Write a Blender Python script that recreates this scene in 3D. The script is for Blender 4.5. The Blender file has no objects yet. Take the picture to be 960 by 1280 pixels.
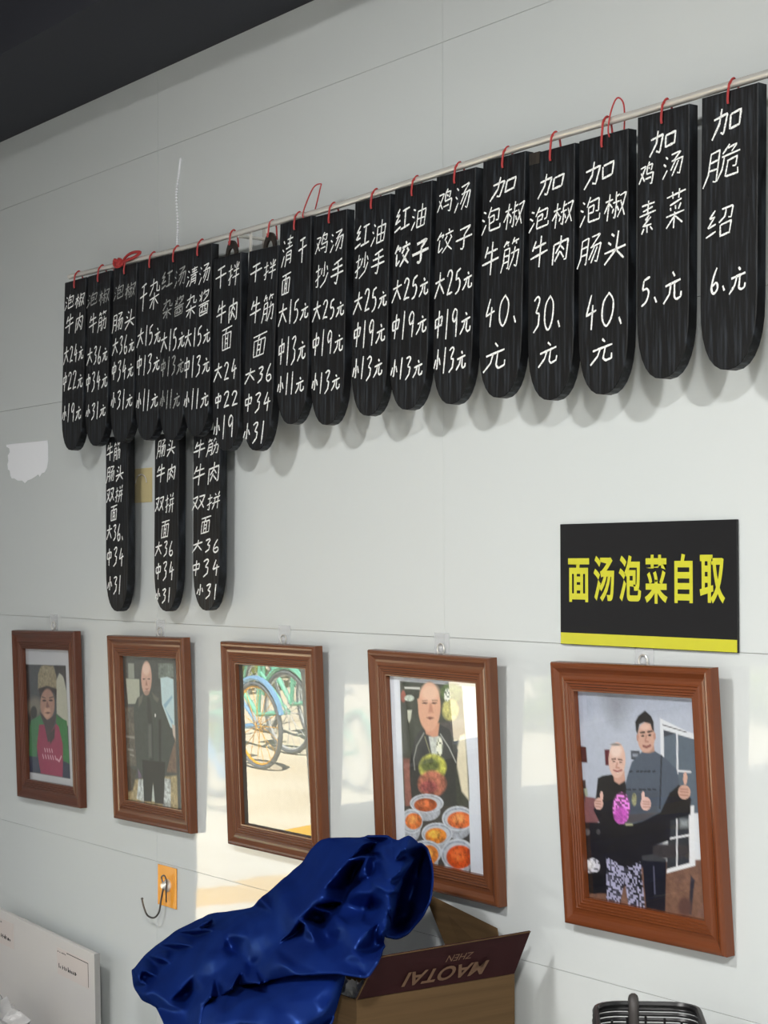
import bpy, bmesh, math, random
import numpy as np
from mathutils import Vector, Matrix, Euler

SC = bpy.context.scene
COL = SC.collection
random.seed(7)
PI = math.pi

# ------------------------------------------------------------------ camera
CAM_LOC = (0.0, -2.26025, 1.54719)
cam_data = bpy.data.cameras.new('camera')
cam_data.sensor_fit = 'HORIZONTAL'
cam_data.sensor_width = 36.0
cam_data.lens = 2330.0 / 960.0 * 36.0
cam_data.clip_start = 0.05
cam_data.clip_end = 200
cam = bpy.data.objects.new('camera', cam_data)
COL.objects.link(cam)
_r = Vector((0.57766705, 0.81627016, -0.00194775))
_u = Vector((0.02389429, -0.01452455, 0.99960897))
_b = Vector((0.81592269, -0.57748771, -0.02789455))
cam.matrix_world = Matrix(((_r.x, _u.x, _b.x, CAM_LOC[0]), (_r.y, _u.y, _b.y, CAM_LOC[1]), (_r.z, _u.z, _b.z, CAM_LOC[2]), (0, 0, 0, 1)))
SC.camera = cam

# ------------------------------------------------------------------ light, sky, exposure
SC.view_settings.view_transform = 'Standard'
SC.view_settings.look = 'None'
SC.view_settings.gamma = 1.0
SC.view_settings.use_curve_mapping = False
SC.view_settings.exposure = 0.0

world = bpy.data.worlds.new('sky')
SC.world = world
world.use_nodes = True
bg = world.node_tree.nodes['Background']
bg.inputs['Color'].default_value = (0.62, 0.76, 1.0, 1)
bg.inputs['Strength'].default_value = 2.2

def lamp(name, kind, loc, rot, energy, color=(1, 1, 1), **kw):
    d = bpy.data.lights.new(name, kind)
    d.energy = energy
    d.color = color
    for k, v in kw.items():
        setattr(d, k, v)
    o = bpy.data.objects.new(name, d)
    o.location = loc
    o.rotation_euler = rot
    COL.objects.link(o)
    return o

SUN_DIR = Vector((-0.42, -0.30, -0.84))          # the way sunlight travels: over the roof, out into the street
lamp('sun', 'SUN', (0, 0, 8), SUN_DIR.to_track_quat('-Z', 'Y').to_euler(), 36.0, (1.0, 0.95, 0.84), angle=0.01)
LAMPS = [((0.45, -2.7, 3.10), 205.0), ((-2.6, -2.4, 3.10), 66.0), ((-2.6, -4.3, 2.40), 36.0)]  # last entry is an added fill light, not a known fixture
for i, (p, e) in enumerate(LAMPS):
    lamp('ceiling_lamp', 'AREA', p, (0, 0, 0), e, (1.0, 0.985, 0.96), shape='SQUARE', size=0.30)

# ------------------------------------------------------------------ materials
def lin(c):
    return tuple((v / 255 / 12.92) if v / 255 <= 0.04045 else ((v / 255 + 0.055) / 1.055) ** 2.4 for v in c[:3])

def mat(name, color, rough=0.5, metal=0.0, spec=None, ior=1.5, noise=None, bump=None, trans=0.0, coat=0.0, emit=None, alpha=1.0, sheen=0.0):
    """noise=(scale xyz, second colour, low, high, detail); bump=(scale xyz, strength, distance)"""
    m = bpy.data.materials.new(name)
    m.use_nodes = True
    nt = m.node_tree
    b = nt.nodes['Principled BSDF']
    b.inputs['Base Color'].default_value = (*color, 1)
    b.inputs['Roughness'].default_value = rough
    b.inputs['Metallic'].default_value = metal
    b.inputs['IOR'].default_value = ior
    if spec is not None:
        b.inputs['Specular IOR Level'].default_value = spec
    b.inputs['Transmission Weight'].default_value = trans
    b.inputs['Coat Weight'].default_value = coat
    b.inputs['Alpha'].default_value = alpha
    b.inputs['Sheen Weight'].default_value = sheen
    if emit:
        b.inputs['Emission Color'].default_value = (*emit[0], 1)
        b.inputs['Emission Strength'].default_value = emit[1]
    tc = nt.nodes.new('ShaderNodeTexCoord')
    def nz(scale, detail):
        mp = nt.nodes.new('ShaderNodeMapping')
        mp.inputs['Scale'].default_value = scale
        nt.links.new(tc.outputs['Object'], mp.inputs['Vector'])
        n = nt.nodes.new('ShaderNodeTexNoise')
        n.inputs['Scale'].default_value = 1.0
        n.inputs['Detail'].default_value = detail
        nt.links.new(mp.outputs['Vector'], n.inputs['Vector'])
        return n
    if noise:
        sc, c2, lo, hi, det = noise
        n = nz(sc, det)
        r = nt.nodes.new('ShaderNodeValToRGB')
        r.color_ramp.elements[0].position = lo
        r.color_ramp.elements[1].position = hi
        r.color_ramp.elements[0].color = (*color, 1)
        r.color_ramp.elements[1].color = (*c2, 1)
        nt.links.new(n.outputs['Fac'], r.inputs['Fac'])
        nt.links.new(r.outputs['Color'], b.inputs['Base Color'])
    if bump:
        sc, st, dist = bump
        n = nz(sc, 3.0)
        bp = nt.nodes.new('ShaderNodeBump')
        bp.inputs['Strength'].default_value = st
        bp.inputs['Distance'].default_value = dist
        nt.links.new(n.outputs['Fac'], bp.inputs['Height'])
        nt.links.new(bp.outputs['Normal'], b.inputs['Normal'])
    return m

M = {}
M['tile'] = mat('glazed_wall_tile', (0.60, 0.64, 0.64), 0.035, ior=1.34, noise=((0.9, 0.9, 0.9), (0.62, 0.65, 0.645), 0.3, 0.7, 2.0), bump=((2.2, 2.2, 2.2), 0.22, 0.004))
M['grout'] = mat('grey_grout', (0.58, 0.58, 0.57), 0.8)
M['ceiling'] = mat('dark_painted_ceiling', (0.024, 0.026, 0.036), 0.75)
M['ceiling_blue'] = mat('navy_painted_ceiling', (0.020, 0.025, 0.040), 0.7)
M['plaster'] = mat('pale_plaster', (0.74, 0.74, 0.72), 0.8)
M['plaster_grey'] = mat('grey_plaster', (0.34, 0.34, 0.34), 0.8)
M['wainscot'] = mat('dark_brown_wainscot', (0.05, 0.035, 0.03), 0.6)
M['floor'] = mat('grey_floor_tile', (0.30, 0.29, 0.27), 0.25)
M['steel'] = mat('polished_steel', (0.85, 0.83, 0.77), 0.20, 0.5)
M['dark_steel'] = mat('dull_wire', (0.16, 0.15, 0.14), 0.35, 1.0)
M['board'] = mat('black_stained_wood', (0.0030, 0.0033, 0.0042), 0.5, spec=0.30, noise=((150, 40, 11), (0.034, 0.042, 0.052), 0.50, 0.78, 8.0), bump=((130, 60, 7), 0.5, 0.0012))
M['board_worn'] = mat('worn_brown_black_wood', (0.014, 0.011, 0.009), 0.5, noise=((60, 40, 6), (0.045, 0.034, 0.022), 0.45, 0.8, 5.0), bump=((120, 60, 7), 0.5, 0.001))
M['chalk'] = mat('white_chalk', (0.34, 0.35, 0.34), 0.95, noise=((420, 420, 420), (0.92, 0.94, 0.92), 0.30, 0.48, 2.0))
M['chalk_faint'] = mat('faint_white_chalk', (0.12, 0.125, 0.12), 0.95, noise=((380, 380, 380), (0.50, 0.52, 0.50), 0.36, 0.60, 2.0))
M['red_cord'] = mat('red_cord', (0.42, 0.035, 0.035), 0.6)
M['hole'] = mat('drilled_hole', (0.002, 0.002, 0.002), 0.9)
M['wood'] = mat('brown_varnished_moulding', (0.150, 0.052, 0.021), 0.27, spec=0.42, noise=((60, 60, 5), (0.128, 0.043, 0.017), 0.35, 0.7, 4.0))
M['wood_x'] = mat('brown_varnished_moulding_cross', (0.150, 0.052, 0.021), 0.27, spec=0.42, noise=((5, 60, 60), (0.128, 0.043, 0.017), 0.35, 0.7, 4.0))
M['wood_red'] = mat('reddish_varnished_moulding', (0.160, 0.044, 0.014), 0.27, spec=0.42, noise=((60, 60, 5), (0.135, 0.036, 0.011), 0.35, 0.7, 4.0))
M['wood_red_x'] = mat('reddish_varnished_moulding_cross', (0.160, 0.044, 0.014), 0.27, spec=0.42, noise=((5, 60, 60), (0.135, 0.036, 0.011), 0.35, 0.7, 4.0))
M['wood_dark'] = mat('dark_varnished_moulding', (0.105, 0.034, 0.018), 0.33, spec=0.32, noise=((60, 60, 5), (0.085, 0.027, 0.014), 0.35, 0.7, 4.0))
M['wood_dark_x'] = mat('dark_varnished_moulding_cross', (0.105, 0.034, 0.018), 0.33, spec=0.32, noise=((5, 60, 60), (0.085, 0.027, 0.014), 0.35, 0.7, 4.0))
M['fibreboard'] = mat('fibreboard_backing', (0.12, 0.08, 0.05), 0.8)
M['sign_black'] = mat('black_acrylic', (0.007, 0.007, 0.008), 0.06, ior=1.49)
M['sign_yellow'] = mat('yellow_vinyl', (0.56, 0.55, 0.025), 0.35)
M['clear_plastic'] = mat('clear_plastic', (0.80, 0.82, 0.84), 0.08, alpha=0.30)
M['orange'] = mat('orange_plastic', (0.90, 0.36, 0.02), 0.25)
M['yellow_plate'] = mat('yellowed_film', (0.72, 0.62, 0.34), 0.35, alpha=0.75)
M['paper_white'] = mat('white_paper', (0.90, 0.92, 0.96), 0.7)  # for the painted reflection patch and the bead row
M['panel_white'] = mat('white_foam_panel', (0.60, 0.58, 0.56), 0.5)
M['panel_edge'] = mat('grey_panel_edge', (0.30, 0.30, 0.29), 0.6)
M['ink'] = mat('black_ink', (0.02, 0.02, 0.02), 0.7)
M['label_pink'] = mat('pale_label_paper', (0.62, 0.56, 0.53), 0.6)
M['coat'] = mat('blue_nylon', (0.0030, 0.010, 0.085), 0.36, spec=0.40, noise=((7, 7, 7), (0.0045, 0.017, 0.125), 0.35, 0.65, 2.0), bump=((22, 22, 22), 0.25, 0.005))
M['coat_print'] = mat('dark_print_on_nylon', (0.002, 0.008, 0.05), 0.5)
M['kraft'] = mat('kraft_cardboard', (0.115, 0.071, 0.033), 0.9, spec=0.15, noise=((3, 3, 120), (0.095, 0.058, 0.027), 0.4, 0.7, 2.0))
M['maroon'] = mat('maroon_printed_card', (0.030, 0.008, 0.009), 0.8, spec=0.15)
M['copper_ink'] = mat('copper_ink', (0.15, 0.082, 0.045), 0.8)
M['bag_white'] = mat('white_plastic_film', (0.62, 0.62, 0.60), 0.3, bump=((40, 40, 120), 0.6, 0.01))
M['bag_clear'] = mat('translucent_plastic_film', (0.60, 0.60, 0.60), 0.2, alpha=0.62, bump=((30, 30, 60), 0.6, 0.01))
M['black_wire'] = mat('black_coated_wire', (0.010, 0.010, 0.011), 0.35)
M['handle'] = mat('grey_brown_handle_tape', (0.050, 0.045, 0.043), 0.5)
M['cabinet'] = mat('grey_laminate', (0.35, 0.35, 0.34), 0.5)
M['worktop'] = mat('pale_laminate', (0.55, 0.54, 0.52), 0.4)
M['ground'] = mat('sandy_concrete', (0.70, 0.61, 0.45), 0.9, noise=((0.9, 2.2, 1), (0.80, 0.73, 0.58), 0.35, 0.65, 6.0))
M['tactile'] = mat('yellow_paving', (0.78, 0.46, 0.05), 0.85)
M['leaf'] = mat('green_leaf', (0.16, 0.28, 0.06), 0.6, noise=((3, 3, 3), (0.45, 0.52, 0.16), 0.35, 0.65, 2.0))
M['bike_blue'] = mat('blue_enamel', (0.25, 0.48, 0.75), 0.35)
M['bike_green'] = mat('mint_enamel', (0.25, 0.68, 0.50), 0.35)
M['tyre'] = mat('grey_rubber', (0.20, 0.22, 0.24), 0.8)
M['rim'] = mat('painted_spokes', (0.55, 0.58, 0.60), 0.4)
M['rim_yellow'] = mat('yellow_spokes', (0.85, 0.45, 0.04), 0.4)
M['lamp_panel'] = mat('lit_diffuser', (0.9, 0.9, 0.9), 0.5, emit=((1, 0.985, 0.96), 3.0))
M['white_metal'] = mat('white_painted_metal', (0.75, 0.75, 0.75), 0.4)

# picture glass: a thin pane, mirror reflection by Fresnel, otherwise clear
def glass_mat():
    m = bpy.data.materials.new('picture_glass')
    m.use_nodes = True
    nt = m.node_tree
    nt.nodes.clear()
    out = nt.nodes.new('ShaderNodeOutputMaterial')
    mix = nt.nodes.new('ShaderNodeMixShader')
    # reflectance of both faces of the pane, the same from either side
    lw = nt.nodes.new('ShaderNodeLayerWeight')
    lw.inputs['Blend'].default_value = 0.5
    pw = nt.nodes.new('ShaderNodeMath'); pw.operation = 'POWER'; pw.inputs[1].default_value = 4.0
    nt.links.new(lw.outputs['Facing'], pw.inputs[0])
    fr = nt.nodes.new('ShaderNodeMath'); fr.operation = 'MULTIPLY_ADD'
    fr.inputs[1].default_value = 0.90; fr.inputs[2].default_value = 0.09
    nt.links.new(pw.outputs[0], fr.inputs[0])
    tr = nt.nodes.new('ShaderNodeBsdfTransparent')
    tr.inputs['Color'].default_value = (0.97, 0.98, 0.975, 1)
    gl = nt.nodes.new('ShaderNodeBsdfGlossy')
    gl.inputs['Roughness'].default_value = 0.0
    nt.links.new(fr.outputs[0], mix.inputs[0])
    nt.links.new(tr.outputs[0], mix.inputs[1])
    nt.links.new(gl.outputs[0], mix.inputs[2])
    nt.links.new(mix.outputs[0], out.inputs[0])
    return m
M['glass'] = glass_mat()

def print_mat(name):
    m = bpy.data.materials.new(name)
    m.use_nodes = True
    nt = m.node_tree
    b = nt.nodes['Principled BSDF']
    a = nt.nodes.new('ShaderNodeVertexColor')
    a.layer_name = 'ink'
    nt.links.new(a.outputs['Color'], b.inputs['Base Color'])
    b.inputs['Roughness'].default_value = 0.55
    return m
def tinted_sheen(m, color, rough, fac):
    nt = m.node_tree
    b = nt.nodes['Principled BSDF']
    b.inputs['Specular IOR Level'].default_value = 0.0
    g = nt.nodes.new('ShaderNodeBsdfGlossy')
    g.inputs['Color'].default_value = (*color, 1)
    g.inputs['Roughness'].default_value = rough
    mx = nt.nodes.new('ShaderNodeMixShader')
    mx.inputs[0].default_value = fac
    if b.inputs['Normal'].links: nt.links.new(b.inputs['Normal'].links[0].from_socket, g.inputs['Normal'])
    nt.links.new(b.outputs[0], mx.inputs[1]); nt.links.new(g.outputs[0], mx.inputs[2])
    nt.links.new(mx.outputs[0], nt.nodes['Material Output'].inputs['Surface'])
tinted_sheen(M['coat'], (0.07, 0.16, 0.52), 0.38, 0.17)
M['print'] = print_mat('printed_photograph')

# ------------------------------------------------------------------ helpers
def link(o, parent=None):
    COL.objects.link(o)
    if parent is not None:
        o.parent = parent
    return o

def tag(o, label=None, cat=None, group=None, kind=None):
    if label: o['label'] = label
    if cat: o['category'] = cat
    if group: o['group'] = group
    if kind: o['kind'] = kind
    return o

def thing(name, label, cat, loc=(0, 0, 0), rot=None, group=None):
    o = bpy.data.objects.new(name, None)
    o.empty_display_size = 0.05
    o.location = loc
    if rot is not None:
        o.rotation_euler = rot
    link(o)
    return tag(o, label, cat, group)

def mesh_obj(name, verts, faces, m, parent=None, smooth=False):
    me = bpy.data.meshes.new(name)
    me.from_pydata([tuple(v) for v in verts], [], faces)
    me.materials.append(m)
    if smooth:
        me.polygons.foreach_set('use_smooth', [True] * len(me.polygons))
    me.update()
    return link(bpy.data.objects.new(name, me), parent)

class MB:
    """collects shapes for one mesh"""
    def __init__(s):
        s.v = []; s.f = []
    def add(s, v, f):
        n = len(s.v)
        s.v += [tuple(p) for p in v]
        s.f += [tuple(i + n for i in q) for q in f]
        return s
    def box(s, x0, x1, y0, y1, z0, z1):
        return s.add([(x0, y0, z0), (x1, y0, z0), (x1, y1, z0), (x0, y1, z0), (x0, y0, z1), (x1, y0, z1), (x1, y1, z1), (x0, y1, z1)],
                     [(0, 3, 2, 1), (4, 5, 6, 7), (0, 1, 5, 4), (1, 2, 6, 5), (2, 3, 7, 6), (3, 0, 4, 7)])
    def tube(s, pts, r, n=8, closed=False):
        pts = [Vector(p) for p in pts]
        rr = r if isinstance(r, (list, tuple)) else [r] * len(pts)
        rings = []
        ref = None
        for i, p in enumerate(pts):
            if closed:
                t = (pts[(i + 1) % len(pts)] - pts[i - 1])
            else:
                t = pts[min(i + 1, len(pts) - 1)] - pts[max(i - 1, 0)]
            t.normalize()
            if ref is None:
                ref = t.cross(Vector((0, 0, 1)))
                if ref.length < 0.1: ref = t.cross(Vector((1, 0, 0)))
            ref = (ref - t * ref.dot(t)).normalized()
            bi = t.cross(ref)
            rings.append([p + (ref * math.cos(2 * PI * k / n) + bi * math.sin(2 * PI * k / n)) * rr[i] for k in range(n)])
        v = [q for g in rings for q in g]
        f = []
        m = len(rings)
        for i in range(m if closed else m - 1):
            a = i * n; b = ((i + 1) % m) * n
            for k in range(n):
                f.append((a + k, a + (k + 1) % n, b + (k + 1) % n, b + k))
        if not closed:
            f.append(tuple(range(n))[::-1]); f.append(tuple((m - 1) * n + k for k in range(n)))
        return s.add(v, f)
    def lathe(s, prof, center=(0, 0, 0), axis='z', n=20):
        v = []; f = []
        for (r, h) in prof:
            for k in range(n):
                a = 2 * PI * k / n
                x, y = r * math.cos(a), r * math.sin(a)
                p = (x, y, h) if axis == 'z' else ((x, h, y) if axis == 'y' else (h, x, y))
                v.append(tuple(p[i] + center[i] for i in range(3)))
        for i in range(len(prof) - 1):
            for k in range(n):
                f.append((i * n + k, i * n + (k + 1) % n, (i + 1) * n + (k + 1) % n, (i + 1) * n + k))
        f.append(tuple(range(n))); f.append(tuple((len(prof) - 1) * n + k for k in range(n)))
        return s.add(v, f)
    def build(s, name, m, parent=None, smooth=False, bevel=0.0):
        o = mesh_obj(name, s.v, s.f, m, parent, smooth)
        bm = bmesh.new(); bm.from_mesh(o.data)
        bmesh.ops.recalc_face_normals(bm, faces=bm.faces)
        if bevel:
            bmesh.ops.bevel(bm, geom=list(bm.edges), offset=bevel, segments=2, profile=0.6, affect='EDGES')
        bm.to_mesh(o.data); bm.free()
        if smooth:
            o.data.polygons.foreach_set('use_smooth', [True] * len(o.data.polygons))
            try: o.data.set_sharp_from_angle(angle=math.radians(40))
            except Exception: pass
        return o

def catmull(pts, n=5, closed=False):
    out = []
    P = [np.array(p, float) for p in pts]
    m = len(P)
    for i in range(m if closed else m - 1):
        p0 = P[i - 1] if (closed or i > 0) else P[0]
        p1 = P[i]; p2 = P[(i + 1) % m]
        p3 = P[(i + 2) % m] if (closed or i + 2 < m) else P[-1]
        for k in range(n):
            t = k / n
            out.append(0.5 * ((2 * p1) + (-p0 + p2) * t + (2 * p0 - 5 * p1 + 4 * p2 - p3) * t * t + (-p0 + 3 * p1 - 3 * p2 + p3) * t ** 3))
    if not closed: out.append(P[-1])
    return [tuple(q) for q in out]

# ------------------------------------------------------------------ setting
def struct(o): return tag(o, kind='structure')
WALL_L, WALL_R, ROOM_Y = -5.20, 1.85, -5.2
wall = struct(MB().box(WALL_L - 0.2, WALL_R + 0.1, 0.0015, 0.12, -0.02, 3.42).build('wall_back', M['grout']))
# glazed tiles 1.2 x 0.6 m with open joints; each sits very slightly out of true
rt = random.Random(3)
xs = [-6.58 + 1.2 * i - 0.0 for i in range(9)]
zs = [-0.4 + 0.6 * i for i in range(7)]
TILT = {1: -0.0045}
for i in range(len(xs)):
    for j in range(len(zs)):
        x0, x1 = xs[i] + 0.0004, xs[i] + 1.2 - 0.0004
        z0, z1 = zs[j] + 0.0004, zs[j] + 0.6 - 0.0004
        x0 = max(x0, WALL_L); x1 = min(x1, WALL_R); z1 = min(z1, 2.82); z0 = max(z0, 0.0)
        if x1 - x0 < 0.01 or z1 - z0 < 0.01: continue
        t = MB().box(x0, x1, -0.004, 0.004, z0, z1).build('tile', M['tile'], wall, bevel=0.0004)
        tx = TILT.get(j, 0.0) + rt.uniform(-0.0004, 0.0004)
        c = Vector(((x0 + x1) / 2, 0.0, (z0 + z1) / 2))
        t.data.transform(Matrix.Translation(c) @ Euler((tx, 0, rt.uniform(-0.0004, 0.0004))).to_matrix().to_4x4() @ Matrix.Translation(-c))
struct(MB().box(WALL_L - 0.2, WALL_R + 0.1, ROOM_Y - 0.1, 0.1, -0.12, 0.0).build('floor', M['floor']))
struct(MB().box(WALL_L - 0.2, WALL_R + 0.1, ROOM_Y - 0.1, -0.395, 3.30, 3.42).build('ceiling', M['ceiling_blue']))
struct(MB().box(WALL_L, WALL_R, -0.395, 0.0, 2.804, 3.42).build('trim_1', M['ceiling']))
struct(MB().box(WALL_R, WALL_R + 0.1, ROOM_Y, 0.0, 0.0, 3.30).build('wall_right', M['plaster']))
struct(MB().box(WALL_L, WALL_R, ROOM_Y - 0.1, ROOM_Y, 0.0, 3.30).build('wall_front', M['plaster']))
# street side wall with three low openings under a closed upper part
X0, X1 = WALL_L - 0.10, WALL_L
OPEN = [(-1.20, -0.68), (-1.56, -1.23), (-1.95, -1.72), (-2.38, -2.03), (-3.70, -3.12)]
HEAD = 1.17
SILLS = [0.02, 0.70, 0.70, 0.70, 0.70]
wl = MB().box(X0, X1, ROOM_Y, 0.0, HEAD, 3.30)
ys = [0.0] + [v for a, b in OPEN for v in (b, a)] + [ROOM_Y]
for k in range(0, len(ys), 2):
    wl.box(X0, X1, ys[k + 1], ys[k], 0.0, HEAD)
for (a, b), s in zip(OPEN, SILLS):
    wl.box(X0, X1, a, b, 0.0, s)
struct(wl.build('wall_left', M['plaster_grey']))
struct(MB().box(X1, X1 + 0.015, ROOM_Y, -1.215, 0.0, 0.69).build('baseboard_left', M['wainscot']))  # unseen dark panel, added to keep reflections in the picture glass dark
for n, ((a, b), SILL) in enumerate(zip(OPEN, SILLS)):
    fr = MB()
    for q in ((a, a + 0.03, SILL, HEAD), (b - 0.03, b, SILL, HEAD), (a, b, SILL, SILL + 0.03), (a, b, HEAD - 0.03, HEAD)):
        fr.box(X0 + 0.02, X0 + 0.07, q[0], q[1], q[2], q[3])
    w = struct(fr.build('window_%d' % (n + 1), M['white_metal']))
struct(MB().box(-30, WALL_L - 0.1, -26, 8, -0.14, -0.02).build('ground', M['ground']))
struct(MB().box(-7.95, -7.55, -20, 4, -0.02, -0.012).build('trim_2', M['tactile']))

for (p, e), wh in zip(LAMPS, ('nearest the tile wall', 'deepest in the street end of the room', 'behind the camera')):
    t = thing('ceiling_light', 'square white ceiling light panel, ' + wh + ', outside the picture', 'ceiling light', (p[0], p[1], p[2] + 0.01), group='ceiling light panels')
    MB().box(-0.31, 0.31, -0.31, 0.31, 0.012, 0.04).build('housing', M['white_metal'], t)
    MB().box(-0.28, 0.28, -0.28, 0.28, 0.006, 0.012).build('diffuser', M['lamp_panel'], t)
    MB().tube([(0, 0, 0.04), (0, 0, 3.30 - p[2] - 0.01)], 0.008).build('stem', M['white_metal'], t)

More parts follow.
